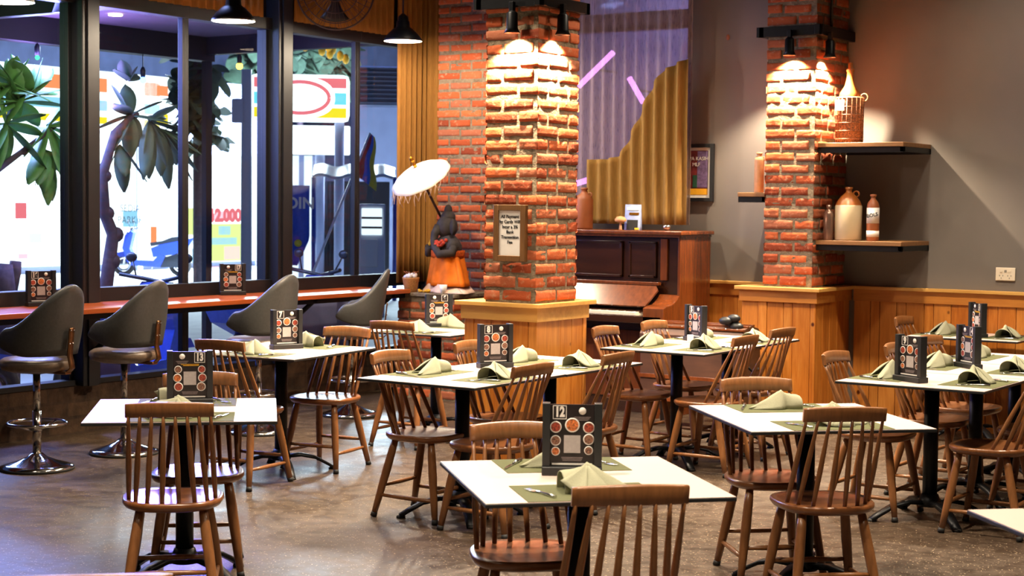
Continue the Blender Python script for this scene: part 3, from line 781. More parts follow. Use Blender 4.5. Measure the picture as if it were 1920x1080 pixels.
# ------------------------------------------------------------------ place settings; local frame: sitter at -y looking +y
def mat_mesh():
    m=MB(); m.box(-.22,.22,-.145,.145,.0,.002,.0006); return m.build('placemat','mat_green')
def napkin_mesh():
    m=MB()
    secs=[(.135,0,.008,.006),(.10,0,.028,.022),(.05,.0,.050,.048),(.005,.0,.058,.074),(-.012,.0,.050,.082),(-.03,0,.034,.070),(-.055,0,.046,.062),(-.085,.0,.056,.060),(-.10,.0,.060,.056)]
    K=12
    def f(u,v):
        q=u*(len(secs)-1); i=min(int(q),len(secs)-2); t=q-i; a=[secs[i][k]*(1-t)+secs[i+1][k]*t for k in range(4)]
        ang=PI*v; pk=1-abs(2*v-1)**1.35; bl=min(1,max(0,(u-.55)*3)); pk=pk*(1-bl)+bl*math.sin(ang)**.8
        return Vector((a[0]+.01*math.sin(ang*2)*(1-u),a[1]-(math.cos(ang)*bl+(1-2*v)*(1-bl))*a[2]+.01*pk,.001+pk*a[3]*1.12+.002*noise.noise(Vector((u*9,v*9,1)))))
    m.grid(f,28,12)
    # front flap: triangular fan from the peak
    def g(u,v):
        a=Vector((-.012,-.004,.085)); b=Vector((.062,-.088,.003)).lerp(Vector((-.036,-.094,.003)),u)
        b+=Vector((0,-.012*math.sin(PI*u),0)); p=a.lerp(b,.03+.97*v); p.z+=.012*math.sin(PI*v)*math.sin(PI*u); return p
    m.grid(g,10,8)
    def h(u,v):
        a=Vector((-.012,.0,.085)).lerp(Vector((-.012,-.012,.082)),v*.2); b=Vector((-.036,-.094,.003)).lerp(Vector((-.115,-.055,.045)),u)
        p=a.lerp(b,.03+.97*v); p.z-=.010*math.sin(PI*u)*v; return p
    m.grid(h,8,8)
    o=m.build('folded_napkin','napkin_cloth',solid=.0022); return o
def fork_mesh():
    r=empty('fork')
    m=MB(); m.tube([(0,-.085,.004),(0,-.04,.005),(0,.0,.006),(0,.03,.004)],[.0062,.0055,.0032,.0035],8); m.build('handle','steel',r)
    m=MB(); m.box(-.011,.011,.03,.05,.002,.0045,.0008)
    for k in range(4): m.tube([(-.009+.006*k,.048,.0035),(-.009+.006*k,.07,.002),(-.009+.006*k,.09,.005)],[.002,.0018,.001],6)
    m.build('tines','steel',r); return r
def knife_mesh():
    r=empty('table_knife')
    m=MB(); m.tube([(0,-.1,.005),(0,-.05,.006),(0,.0,.005)],[.0062,.0075,.005],8); m.build('handle','steel',r)
    m=MB(); m.prism([(-.004,0),(.006,0),(.0085,.05),(.006,.09),(.001,.108),(-.004,.1)],.002,.0042); m.build('blade','steel',r); return r
PM=mat_mesh(); PN=napkin_mesh(); PF=fork_mesh(); PK=knife_mesh()
sets=[ # table, side ('S' near edge -y, 'N' +y, 'W' -x, 'E' +x), offset along edge, label of the side, flags
('13','S',0,'near side',''),('13','N',0,'far side','f'),
('12','S',-.05,'near side',''),('12','N',.0,'far side',''),
('14','S',0,'near side',''),('14','N',.02,'far side',''),
('8','W',0,'left side',''),('8','E',0,'right side',''),
('8b','W',0,'left side',''),('8b','E',0,'right side',''),
('7','S',0,'near side',''),('7','N',0,'far side',''),
('6','S',0,'near side',''),('6','N',0,'far side','f'),
('5','W',0,'left side',''),('5','E',0,'right side',''),
('5b','W',0,'left side',''),('5b','E',0,'right side',''),
('9','W',0,'left side',''),('9','E',0,'right side',''),
('9b','W',0,'left side',''),('9b','E',0,'right side',''),
('9c','W',0,'left side',''),('9c','E',0,'right side',''),
('1','W',0,'left side',''),('1','E',0,'right side',''),
('W','N',0,'far side','m'),
]
first=True
for tk,side,off,sl,fl in sets:
    x,y,w,d,rot,_=tb[tk]; R=Matrix.Rotation(math.radians(rot),4,'Z')
    ang={'S':0,'N':PI,'W':-PI/2,'E':PI/2}[side]; half={'S':d/2,'N':d/2,'W':w/2,'E':w/2}[side]
    mw=.16 if tk in('1',) and side else .0
    B=Matrix.Translation((x,y,0))@R@Matrix.Rotation(ang,4,'Z')@Matrix.Translation((off,-half,0))
    rz=math.radians(rot)+ang
    sc=1.0 if side in'SN' or min(d,9)>=.7 else .9
    def put(p,lx,ly,z,drz,lab,cat,grp,sca=None):
        o=p if first else copy_tree(p)
        o.location=B@Vector((lx,ly,z)); o.rotation_euler=(0,0,rz+drz); tag(o,lab,cat,grp)
        if sca: o.scale=sca
        return o
    nm=NAMES[tk]
    put(PM,0,.151,.7507,0,'green grey rectangular placemat on the %s of %s'%(sl,nm),'placemat','placemats on the tables')
    if 'm' in fl: continue
    rr=random.Random(sum(map(ord,tk+side)))
    j=rr.uniform(-.15,.15); fx=-1 if 'f' in fl else 1; sz=rr.uniform(.96,1.06)
    put(PN,.01+rr.uniform(-.015,.015),.17,.7535,j,'pale sage folded napkin on the %s of %s'%(sl,nm),'napkin','folded napkins on the tables',(fx*sz,1,rr.uniform(.9,1.08)))
    put(PF,-.15,.13,.7528,rr.uniform(.25,.5),'steel fork lying on the %s of %s'%(sl,nm),'fork','forks on the tables')
    put(PK,.165,.13,.7528,rr.uniform(-.5,-.25),'steel table knife lying on the %s of %s'%(sl,nm),'knife','knives on the tables')
    first=False

# ------------------------------------------------------------------ menu stands
def stand(num,loc,rz,label,layout='A',cyl=True):
    r=empty('menu_stand',loc,rz,label,'menu stand')
    m=MB(); m.box(-.102,.102,-.034,.034,0,.03,.004); m.build('base','black_plastic',r)
    for s in (-1,1):
        m=MB(); m.box(s*.088-.013,s*.088+.013,-.022,.022,.03,.245,.002); m.build('side_post','black_plastic',r)
    m=MB(); m.box(-.075,.075,-.004,.004,.03,.24); card=m.build('menu_card','card_black',r)
    n=-1 if layout=='A' else 1
    y=-.0046
    m=MB(); cx=n*.043; cz=.213; q=.0235
    for a in ((-q,q,q-.0025,q),(-q,q,-q,-q+.0025),(-q,-q+.0025,-q,q),(q-.0025,q,-q,q)): m.box(cx+a[0],cx+a[1],y-.0006,y+.0006,cz+a[2],cz+a[3])
    m.build('number_frame','white_print',card)
    text_mesh('number',num,.046,'white_print',card,Matrix.Translation((cx,y-.0004,cz))@RX,bold=.0024,sx=.72 if len(num)>1 else .85)
    m=MB(); m.lathe([(0,0),(.0125,0),(.0125,.001),(0,.001)],24,Mx=Matrix.Translation((-n*.034,y-.0002,.218))@RX); m.build('round_logo','white_print',card)
    m=MB()
    for k in range(3): m.box(-n*.034-.028+.004*k,-n*.034+.028-.004*k,y-.0005,y+.0005,.196-.005*k,.198-.005*k)
    for k in range(3): m.box(-.036+.002*k,.036-.002*k,y-.0005,y+.0005,.058-.005*k,.0605-.005*k)
    m.build('small_print','grey_print',card)
    if layout=='A': foods=[(-.056,.163,.02,'food_red'),(0,.170,.025,'food_orange'),(.056,.162,.02,'food_red'),(-.056,.117,.018,'food_mixed'),(.056,.122,.019,'food_mixed'),(-.056,.080,.015,'food_orange'),(.056,.084,.015,'food_mixed')]; pz=.105
    else: foods=[(-.052,.16,.017,'food_mixed'),(.052,.16,.017,'food_red'),(-.055,.122,.019,'food_orange'),(.055,.122,.019,'food_red'),(-.05,.082,.02,'food_red'),(.05,.082,.02,'food_mixed')]; pz=.12
    for fx,fz,fr,fm in foods:
        m=MB(); Mx=Matrix.Translation((fx,y-.0004,fz))@RX
        m.mat('white_print').lathe([(fr*.82,0),(fr,0),(fr,.0012),(fr*.82,.0012)],22,Mx=Mx); m.mat(fm).lathe([(0,.0006),(fr*.84,.0006)],22,Mx=Mx); m.build('food_picture',None,card)
    if layout=='B':
        m=MB(); m.box(-.04,.04,y-.0006,y+.0004,.1815,.1835).box(-.03,.04,y-.0006,y+.0004,.176,.1785); m.build('gold_print','flower_yellow',card)
    m=MB(); m.box(-.028,.028,y-.0007,y+.0003,pz-.03,pz+.03,.0002); m.build('pale_panel','panel_print',card)
    m=MB(); m.box(-.068,.068,y-.003,y+.0005,.034,.040); m.build('paper_edge','white_print',card)
    return r
tocam=lambda x,y: math.atan2(-y,-x)+PI/2
A=onZ(1072,890,.7506); stand('12',(A.x,A.y,.7507),tocam(A.x,A.y)-.0,'black menu stand numbered 12 on the centre front table')
A=onZ(362,756,.7506); stand('13',(A.x+.03,A.y-.05,.7507),tocam(A.x,A.y)+.03,'black menu stand numbered 13 on the left front table','B')
A=onZ(537,654,.7506); stand('7',(A.x,A.y,.7507),tocam(A.x,A.y)+.45,'black menu stand numbered 7 on the table by the bar stools')
A=onZ(928,689,.7506); stand('8',(A.x,A.y,.7507),tocam(A.x,A.y)+.42,'black menu stand numbered 8 on the joined tables before the pillar')
A=onZ(826,612,.7506); stand('6',(A.x+.02,A.y-.05,.7507),tocam(A.x,A.y)+.25,'black menu stand numbered 6 near the statue','B')
A=onZ(1304,640,.7506); stand('5',(A.x,A.y,.7507),tocam(A.x,A.y)-.95,'black menu stand numbered 5 in front of the trunk')
A=onZ(1704,716,.7506); stand('9',(A.x,A.y+.02,.7507),tocam(A.x,A.y)-.85,'black menu stand showing a 9, nearest one on the long right table')
A=onZ(1815,690,.7506); stand('4',(A.x,A.y,.7507),tocam(A.x,A.y)-1.02,'black menu stand turned sideways between two tables, middle of the three at right','B')
A=onZ(1832,628,.7506); stand('1',(-3.74,11.52,.7507),tocam(A.x,A.y)-1.1,'black menu stand on the table against the wainscot','B')
stand('16',(-8.93,7.50,.931),tocam(-9,7.5)+.35,'black menu stand numbered 16 on the counter behind the leftmost stool')
A=onX(436,548,-8.93); stand('17',(-8.93,A.y,.931),tocam(-9,9.4)+.2,'black menu stand numbered 17 on the counter between two stools','B')
# small white cube tag beside stand 5 
A=onZ(1296,640,.7506); m=MB(); m.box(-.02,.02,-.012,.012,0,.05,.002); tag(m.build('table_tag','paper',None,(A.x+.03,A.y-.07,.7508),.6),'small white paper tag standing beside the number 5 stand','tag')

# ------------------------------------------------------------------ bar stools
def stool_proto():
    r=empty('bar_stool',(0,0,0),0,'x','bar stool')
    m=MB(); m.mat('rubber').lathe([(0,0),(.225,0),(.228,.012),(.224,.016)],40); m.mat('chrome').lathe([(.224,.016),(.222,.022),(.18,.034),(.12,.052),(.06,.078),(.035,.1),(.0,.1)],40); m.build('base',None,r)
    m=MB(); m.tube([(0,0,.09),(0,0,.36)],.026,20).tube([(0,0,.36),(0,0,.60)],.0225,20); m.build('column','chrome',r)
    m=MB(); m.ring((0,0,.285),.175,.010,40)
    m.tube([(.026,0,.24),(.17,0,.282)],.007,8).tube([(-.026,0,.24),(-.17,0,.282)],.007,8); m.tube([(0,0,.235),(0,0,.27)],.031,20); m.build('foot_ring','chrome',r)
    m=MB(); m.box(-.07,.07,-.07,.07,.595,.606,.003); m.build('swivel_plate','black_metal',r)
    m=MB(); m.lathe([(0,.606),(.15,.606),(.205,.622),(.222,.65),(.218,.675),(.195,.69),(.12,.697),(0,.697)],36,Mx=Matrix.Diagonal((1.04,1.0,1,1))); m.build('seat_cushion','seat_leather',r)
    # shell: back is at -y, front at +y
    A0=math.radians(112)
    def prof(a):
        k=abs(a)/A0
        top=.40 if k<.28 else .40-.235*min(1,((k-.28)/.42))**1.15 if k<.7 else .165-.02*((k-.7)/.3)
        s=lambda q:q*q*(3-2*q)
        if k<.82: top=.445-.265*s(k/.82)**1.05
        else: top=.18-.07*((k-.82)/.18)**2
        return top
    def pt(a,v,ins):
        k=abs(a)/A0; lo=.015+.055*max(0,(k-.55)/.45)**1.5
        z=.70+lo+(prof(a)-lo)*v; R=.228+.026*v*(1-.5*k)+.012*math.sin(PI*v)-ins
        sq=1+.06*abs(math.sin(2*a))
        return Vector((math.sin(a)*R*1.04*sq,-math.cos(a)*R*sq-.05*v*v*(1-k)**2,z))
    m=MB(); nu,nv=40,10
    def rim(u,v):
        # closed cross section: outside 0-.45, top .45-.55, inside .55-1
        a=-A0+2*A0*u
        q=v*20
        if q<=9: return pt(a,q/9*.985,0)
        if q<=11:
            w=(q-9)/2; p=pt(a,.985,0).lerp(pt(a,.985,.035),w); p.z+=.012*math.sin(PI*w); return p
        return pt(a,(20-q)/9*.985,.035)
    m.grid(rim,nu,20)
    bm=m.bm; bmesh.ops.remove_doubles(bm,verts=bm.verts,dist=1e-5)
    es=[e for e in bm.edges if e.is_boundary]; bmesh.ops.holes_fill(bm,edges=es,sides=0)
    for f in bm.faces: f.smooth=True
    m.build('back_shell','grey_leather',r)
    m=MB(); n=8
    def br(u,v):
        x=-.022+.044*u; pts=[(-.235,.612),(-.268,.64),(-.25,.72),(-.256,.78),(-.264,.86),(-.268,.885)]
        q=v*5; i=min(4,int(q)); t=q-i; return Vector((x,pts[i][0]*(1-t)+pts[i+1][0]*t-.012,pts[i][1]*(1-t)+pts[i+1][1]*t))
    m.grid(br,2,15); m.box(-.022,.022,-.247,-.05,.603,.612,.001); b=m.build('back_bracket','bronze_plate',r,solid=.008)
    for (sx_,z,yy) in ((-.013,.87,-.281),(.013,.87,-.281),(-.013,.79,-.272),(.013,.79,-.272)):
        m=MB(); m.sphere((sx_,yy-.003,z),.005,8); m.build('screw','steel',b)
    return r
BS=stool_proto()
stools=[(-8.02,6.70,8,'grey shell bar stool at the far left end of the counter'),
(-8.07,7.46,9,'grey shell bar stool second from the left, beside the first post'),
(-8.05,8.72,6,'grey shell bar stool third from the left, behind table 7'),
(-8.13,9.86,34,'grey shell bar stool fourth from the left, nearest the statue')]
for i,(x,y,a,l) in enumerate(stools):
    # back direction angle a
    place(BS,i==0,(x,y,0),math.radians(a)+PI/2,l,'grey bar stools along the counter')

# ------------------------------------------------------------------ pendants and fan
def pend_proto():
    r=empty('pendant_lamp',(0,0,0),0,'x','pendant lamp')
    m=MB(); m.lathe([(.158,0),(.150,.022),(.125,.055),(.085,.095),(.056,.115),(.052,.16),(.045,.165),(.04,.2),(.012,.225),(.0,.23)],36); o=m.build('lamp_shade','black_metal',r,solid=.003)
    m=MB(); m.lathe([(.154,.001),(.145,.022),(.12,.052),(.08,.09),(.05,.11),(0,.112)],36); m.build('shade_lining','lamp_white',r)
    m=MB(); m.sphere((0,0,.062),.032,16); m.build('bulb','bulb_warm',r)
    m=MB(); m.tube([(0,0,.22),(0,0,ZC-3.0+.05)],.006,6); m.build('cord','black_metal',r)
    m=MB(); m.box(-.065,-.05,-.012,.012,.115,.128,.002); m.build('clip','steel',r)
    return r
PP=pend_proto()
for i,(x,y,z,l) in enumerate([(-8.3,8.72,2.955,'black dome pendant lamp near the top between the first and second posts'),(-8.3,10.71,2.985,'black dome pendant lamp in front of the tan corner curtain'),(-8.3,6.73,2.88,'black dome pendant lamp cut by the top left corner')]):
    place(PP,i==0,(x,y,z),math.radians(-20),l,'black pendant lamps over the counter')
    l_=bpy.data.lights.new('pendant_light','POINT'); l_.energy=115; l_.color=(1,.82,.6); l_.shadow_soft_size=.03
    lo=bpy.data.objects.new('pendant_light',l_); COL.objects.link(lo); lo.location=(x,y,z+.0)
# wall fan
fc=onX(629,-17,-8.62); d=(C0-fc); d.z=0; d.normalize(); yaw=math.atan2(d.y,d.x)
r=empty('wall_fan',fc,yaw+PI/2,'round black wire cage wall fan above the middle post','fan')
R_=.31
m=MB(); ax=(0,1,0)
for q,off in ((1,0),(.85,-.035),(.6,-.06),(.3,-.075)): m.ring((0,off,0),R_*q,.004 if q<1 else .008,48,ax,6)
for k in range(40):
    t=2*PI*k/40; m.tube([(R_*math.cos(t)*q,o_,R_*math.sin(t)*q) for q,o_ in ((.12,-.08),(.3,-.075),(.6,-.06),(.85,-.035),(1,0))],.0018,4)
for k in range(24):
    t=2*PI*k/24+.1; m.tube([(R_*math.cos(t)*q,o_,R_*math.sin(t)*q) for q,o_ in ((1,0),(.8,.06),(.2,.09))],.0018,4)
m.build('wire_cage','fan_wire',r)
m=MB(); m.lathe([(0,-.02),(.05,-.02),(.07,.02),(.07,.11),(.04,.14),(0,.15)],24,Mx=Matrix.Rotation(-PI/2,4,'X')); m.build('motor','black_metal',r)
for k in range(3):
    t0=2*PI*k/3+.5
    def bl(u,v):
        q=.05+.2*u; a=t0+(v-.5)*(.5+.5*u); return Vector((q*math.cos(a),.0+.03*(v-.5),q*math.sin(a)))
    m=MB(); m.grid(bl,6,6); m.build('blade','black_plastic',r,solid=.002)
m=MB(); m.tube([(0,.1,0),(-.05,.3,.06),(-.13,.52,.1)],.018,10); m.build('wall_arm','black_metal',r)

# ------------------------------------------------------------------ piano
PYF=11.42; PXR=-6.10; PXL=-7.60
pc=(PXL+PXR)/2; hw=(PXR-PXL)/2
r=empty('upright_piano',(pc,11.7,0),0,'old dark brown upright piano against the back wall','piano'); y=lambda v:v-11.7
zt=1.462
m=MB(); m.mat('piano_dark').box(-hw,hw,y(PYF)+.02,y(11.93),.0,zt-.04,.003); m.build('case','piano_dark',r)
m=MB(); m.box(hw-.0,hw+.022,y(PYF)-.01,y(11.93),0,zt-.04,.003); m.build('side_panel','piano_wood',r)
m=MB(); m.box(-hw-.022,-hw,y(PYF)-.01,y(11.93),0,zt-.04,.003); m.build('side_panel','piano_wood',r)
m=MB(); m.box(-hw-.05,hw+.05,y(PYF)-.05,y(11.94),zt-.032,zt,.008).box(-hw-.03,hw+.03,y(PYF)-.03,y(11.93),zt-.05,zt-.03,.004); m.build('top_lid','piano_wood',r)
for a,b in ((-hw+.08,-.30),(-.24,.24),(.30,hw-.20)):
    m=MB(); m.box(a,b,y(PYF)+.005,y(PYF)+.022,1.09,1.37,.004); p=m.build('front_panel','piano_dark',r)
    m=MB(); 
    for q in ((a,b,1.355,1.375),(a,b,1.085,1.105),(a,a+.02,1.085,1.375),(b-.02,b,1.085,1.375)): m.box(q[0],q[1],y(PYF)-.004,y(PYF)+.022,q[2],q[3],.003)
    m.build('panel_molding','piano_dark',p)
m=MB(); m.box(hw-.16,hw-.10,y(PYF)-.0,y(PYF)+.02,1.07,1.40,.003); m.build('pilaster','piano_wood',r)
# fallboard open, leaning
KX=hw-.22
m=MB(); Mx=Matrix.Translation((0,y(PYF)-.08,.9))@Matrix.Rotation(math.radians(-62),4,'X')
m.prism([(-hw+.06,-.10),(KX+.02,-.10),(KX+.08,.06),(KX+.05,.10),(-hw+.06,.10)],-.008,.008,Mx=Matrix.Translation((0,y(PYF)-.10,.945))@Matrix.Rotation(math.radians(52),4,'X')); m.build('fallboard','piano_wood',r)
m=MB(); m.box(-hw+.04,KX+.07,y(PYF)-.05,y(PYF)+.0,1.03,1.055,.004); m.build('fallboard_edge','piano_wood',r)
m=MB(); m.box(-hw,hw,y(PYF)-.27,y(PYF)+.02,.74,.80,.006); m.build('key_bed','piano_dark',r)
m=MB(); m.mat('ivory')
x=-hw+.1; n=0
while x<KX-.02:
    m.mat('ivory').box(x,x+.0215,y(PYF)-.245,y(PYF)-.10,.80,.825,.0012)
    if n%7 not in (2,6): m.mat('piano_dark').box(x+.016,x+.028,y(PYF)-.195,y(PYF)-.10,.825,.836,.0012)
    x+=.0228; n+=1
m.build('keys',None,r)
for s in (-1,1):
    m=MB(); q=hw if s>0 else -hw
    m.prism([(-.27,.735),(-.27,.86),(-.22,.875),(-.12,.885),(-.05,.92),(.0,.96),(.0,.735)],min(q-s*.16,q+s*.02),max(q-s*.16,q+s*.02),Mx=Matrix(((0,0,1,0),(1,0,0,y(PYF)),(0,1,0,0),(0,0,0,1)))); m.build('key_cheek','piano_wood',r)
    m=MB(); m.lathe([(.035,.0),(.04,.06),(.025,.1),(.045,.25),(.05,.5),(.03,.6),(.045,.7),(.045,.74)],16,(q-s*.07,y(PYF)-.21,0)); m.build('leg','piano_wood',r)
m=MB(); m.box(-hw+.1,hw-.1,y(PYF)+.0,y(PYF)+.02,.12,.66,.004); m.build('knee_panel','piano_wood',r)
# things on the piano
c=onY(1187,427,11.55)
r=empty('brochure',(c.x,11.55,zt+.001),math.radians(20),'folded pale blue brochure standing on the piano','brochure')
m=MB()
m.grid(lambda u,v:Vector((-.065+.13*u,-.045*(1-v),.205*v)),2,4); m.grid(lambda u,v:Vector((-.065+.13*u,.045*(1-v),.205*v)),2,4); m.build('folded_sheet','brochure_blue',r,solid=.002)
m=MB(); Mx=Matrix.Translation((0,-.0245,.1))@Matrix.Rotation(math.radians(77.6),4,'X')
m.mat('ink').box(-.045,.045,-.10,-.02,.002,.0035,Mx=Mx); m.mat('paper').box(-.05,.05,.06,.085,.002,.0035,Mx=Mx); m.mat('gold').box(-.03,.05,.02,.04,.002,.0035,Mx=Mx); m.mat('flower_yellow').box(.02,.055,-.1,-.085,.004,.0045,Mx=Mx); m.build('cover_print',None,r)
c=onY(1168,427,11.48)
m=MB(); m.mat('clay_light').lathe([(.0,.0),(.016,0),(.012,.01),(.008,.05),(.008,.06),(.045,.068),(.048,.085),(.03,.105),(0,.112)],24); tag(m.build('mushroom_ornament',None,None,(c.x,11.44,zt+.001)),'small pale mushroom shaped ornament in front of the brochure','ornament')
c=onY(1095,420,11.6); r=bot('stoneware_bottle',[(0,0),(.07,0),(.074,.01),(.074,.24),(.06,.275),(.03,.295),(.024,.32),(.03,.325),(.03,.34),(0,.342)],'clay',(c.x,11.6,zt+.001),'brown stoneware bottle on the piano beside the centre pillar','bottle')
m=MB(); m.ring((.055,0,.28),.018,.005,14,(0,1,0)); m.build('handle','clay',r)
c=onY(1250,427,11.6); m=MB(); m.lathe([(0,0),(.012,0),(.03,.018),(.034,.04),(.032,.04),(.02,.02),(0,.012)],20); tag(m.build('glass_bowl','steel',None,(c.x,11.6,zt+.001)),'tiny shiny bowl at the right end of the piano top','bowl')

# ------------------------------------------------------------------ trunk
a=onY(1222,597,10.95); b=onY(1408,605,10.95); tx0,tx1=a.x,b.x; tw=(tx1-tx0)/2
TH0=b.z+.0
r=empty('storage_trunk',((tx0+tx1)/2,10.95,0),0,'large old brown wooden trunk against the wainscot behind table 5','trunk')
m=MB(); m.box(-tw,tw,-.17,.17,.2,.62,.006); m.build('body','trunk_leather',r)
m=MB(); m.prism([(-.175,.62),(-.175,.70),(-.12,.76),(0,.785),(.12,.76),(.175,.70),(.175,.62)],-tw-.005,tw+.005,Mx=Matrix(((0,0,1,0),(1,0,0,0),(0,1,0,0),(0,0,0,1)))); lid=m.build('domed_lid','trunk_leather',r)
m=MB()
for q in (-.175,.165): m.box(-tw-.008,tw+.008,q,q+.012,.60,.63,.002)
for z in (.2,.37): m.box(-tw-.006,tw+.006,-.182,-.17,z,z+.03,.002)
m.build('wooden_batten','piano_wood',r)
for k in range(9):
    m=MB(); m.sphere((-tw+.05+(2*tw-.1)*k/8,-.184,.615),.007,8); m.build('rivet','steel',r)
    m=MB(); m.sphere((-tw+.05+(2*tw-.1)*k/8,-.12,.762),.007,8); m.build('rivet','steel',lid)
for (q_,z_) in ((-.13,.752),(-.05,.775),(.04,.78)):
    m=MB(); m.box(-tw-.006,tw+.006,q_-.014,q_+.014,z_-.004,z_+.012,.002); m.build('lid_batten','piano_wood',lid)
for s in (-1,1):
    m=MB(); m.tube([(s*tw+s*.01,-.08,.5),(s*tw+s*.04,-.06,.46),(s*tw+s*.04,.06,.46),(s*tw+s*.01,.08,.5)],.008,8); m.build('handle','black_metal',r)
    for q in (-1,1):
        m=MB(); m.box(s*(tw-.06)-.03,s*(tw-.06)+.03,q*.13-.03,q*.13+.03,.0,.2,.003); m.build('leg','piano_dark',r)
c=onY(1392,626,11.28); m=MB()
for k in range(4): m.sphere((.04*math.cos(k*1.7),-.0+.03*math.sin(k*2.1),.02+.02*k),.045,12,(1.2,.8,.7))
ot=m.build('black_bag','black_plastic',None,(tx1-.12,10.88,.76)); tag(ot,'crumpled black bag lying on the right end of the trunk','bag')

# ------------------------------------------------------------------ statue with parasol
sz=.901; sx,sy=-8.30,11.36
r=empty('stone_statue',(sx,sy,sz),math.radians(-35),'dark stone deity statue wrapped in orange cloth on the brick plinth','statue')
m=MB(); m.lathe([(0,0),(.17,0),(.18,.03),(.155,.07),(.14,.28),(.15,.36),(.155,.40),(.12,.45),(.075,.485),(.07,.50),(0,.50)],28,Mx=Matrix.Diagonal((1,.75,1,1)))
m.sphere((0,-.01,.56),.098,20,(1,.95,1.05)).sphere((0,.0,.64),.07,16,(1,.9,.9)).sphere((0,0,.70),.04,12,(1,.9,1.3))
for s in (-1,1):
    m.sphere((s*.115,0,.56),.065,14,(.75,.35,1.1)); m.sphere((s*.15,-.01,.40),.06,14,(.9,1,1.1))
    m.tube([(s*.14,0,.43),(s*.185,-.03,.34),(s*.14,-.13,.33),(s*.08,-.15,.39)],[.05,.042,.036,.03],12)
m.tube([(0,-.08,.56),(.0,-.12,.50),(.01,-.135,.43),(.04,-.14,.38),(.08,-.15,.38)],[.045,.036,.028,.022,.016],12)
m.build('body','stone_dark',r,sub=0)
def skirt(u,v):
    a=2*PI*u; R=.152+.012*math.sin(a*9)+(1-v)*.05; fl=.10*max(0,math.cos(a-.3))**2*(1-v)
    return Vector(((R+fl)*math.cos(a)*1.04,(R)*math.sin(a)*.84,.06+.26*v))
m=MB(); m.grid(skirt,72,8); m.build('orange_skirt','orange_cloth',r,solid=.003)
m=MB(); m.grid(lambda u,v:Vector(((.163+.005*math.sin(u*60))*math.cos(2*PI*u)*1.06,(.163)*math.sin(2*PI*u)*.86,.30+.06*v)),48,3); m.build('patterned_sash','orange_pattern',r,solid=.005)
def lace(u,v):
    a=2*PI*u; R=.19+.02*math.sin(a*7+1)+(1-v)*.07; fl=.13*max(0,math.cos(a-.2))**2*(1-v)
    return Vector(((R+fl)*math.cos(a),(R)*math.sin(a)*.8,.004+.07*v))
m=MB(); m.grid(lace,60,4); m.build('lace_underskirt','lace_cloth',r,solid=.002)
for nm_,s,mt in (('flower_garland',-1,'flower_yellow'),('flower_garland',1,'flower_red')):
    m=MB(); rn=random.Random(5)
    for k in range(16):
        a=k/15; m.sphere((s*(.06+.09*a),-.13+.05*a*a+rn.uniform(-.01,.01),.40+.06*abs(a-.4)+rn.uniform(-.015,.015)),.017,8)
    m.build(nm_,mt,r)
# parasol
top=onY(771,297,11.02); low=onY(823,400,11.36); ax=(top-low).normalized()
cc=onY(793,345,11.3)
base=low-ax*.30
r=empty('ceremonial_parasol',base,0,'small white fringed ceremonial parasol on a slanted wooden pole above the statue','parasol')
q=ax.to_track_quat('Z','Y').to_matrix().to_4x4(); L=(top-base).length; cl=L-.20
m=MB(); m.tube([(0,0,0),(0,0,L-.07)],.011,10); o=m.build('pole','trunk_leather',r); o.matrix_local=q
m=MB(); m.lathe([(0,L-.09),(.013,L-.09),(.018,L-.06),(.011,L-.045),(.02,L-.02),(.02,L),(.008,L+.015),(0,L+.02)],16); o=m.build('gold_finial','gold',r); o.matrix_local=q
K=24
def can(u,v):
    a=2*PI*u; R=.272*v*(1-.035*(1-abs(math.cos(a*5)))); return Vector((R*math.cos(a),R*math.sin(a),cl+.11-.11*v**1.6+.004*noise.noise(Vector((a*3,v*5,0)))))
m=MB(); m.grid(can,60,8); o=m.build('canopy','parasol_cloth',r,solid=.003); o.matrix_local=q
m=MB(); rn=random.Random(3); qi=q.to_3x3()
for k in range(34):
    a=2*PI*k/34; p=qi@Vector((.265*math.cos(a),.265*math.sin(a),cl)); l_=rn.uniform(.04,.12)
    m.tube([p,p+Vector((rn.uniform(-.01,.01),rn.uniform(-.01,.01),-l_*.5)),p+Vector((rn.uniform(-.02,.02),rn.uniform(-.02,.02),-l_))],.0022,5)
    p2=qi@Vector((.265*math.cos(a+.25),.265*math.sin(a+.25),cl)); 
    if k%2==0: m.tube([p,(p+p2)/2+Vector((0,0,-.07)),p2],.002,5)
m.build('fringe','lace_cloth',r)
# basket of offerings
c=onY(776,546,11.18)
r=empty('offering_basket',(-8.53,11.14,.901),0,'small woven basket holding white rice beside the statue','basket')
m=MB(); m.lathe([(0,0),(.05,0),(.055,.01),(.07,.11),(.075,.125),(.066,.125),(.05,.02),(0,.02)],20); m.build('woven_body','basket',r)
m=MB()
for k in range(14): m.sphere((.05*math.cos(k*2.4)*(k/14)**.5,.05*math.sin(k*2.4)*(k/14)**.5,.125+.01*(k%3)),.02,8)
m.build('rice','white_print',r)
m=MB()
for k in range(7): m.tube([(.03*math.cos(k),.03*math.sin(k),.14),(.05*math.cos(k*1.3),.05*math.sin(k*1.7),.175)],.004,6)
m.build('dried_flowers','clay',r)
m=MB(); rn=random.Random(9)
for k in range(12): m.sphere((rn.uniform(-.07,.07),rn.uniform(-.02,.02),.008+rn.uniform(0,.02)),.014,8,(1,1,.7))
tag(m.build('marigold_flowers','flower_yellow',None,(-8.37,11.13,.901)),'loose yellow marigold petals lying on the edge of the brick plinth','flowers')
m=MB(); m.lathe([(0,0),(.022,0),(.034,.075),(.031,.075),(.02,.006),(0,.006)],20); tag(m.build('offering_cup','paper',None,(-8.17,11.12,.901)),'small pale cup on the plinth above the number 6 stand','cup')

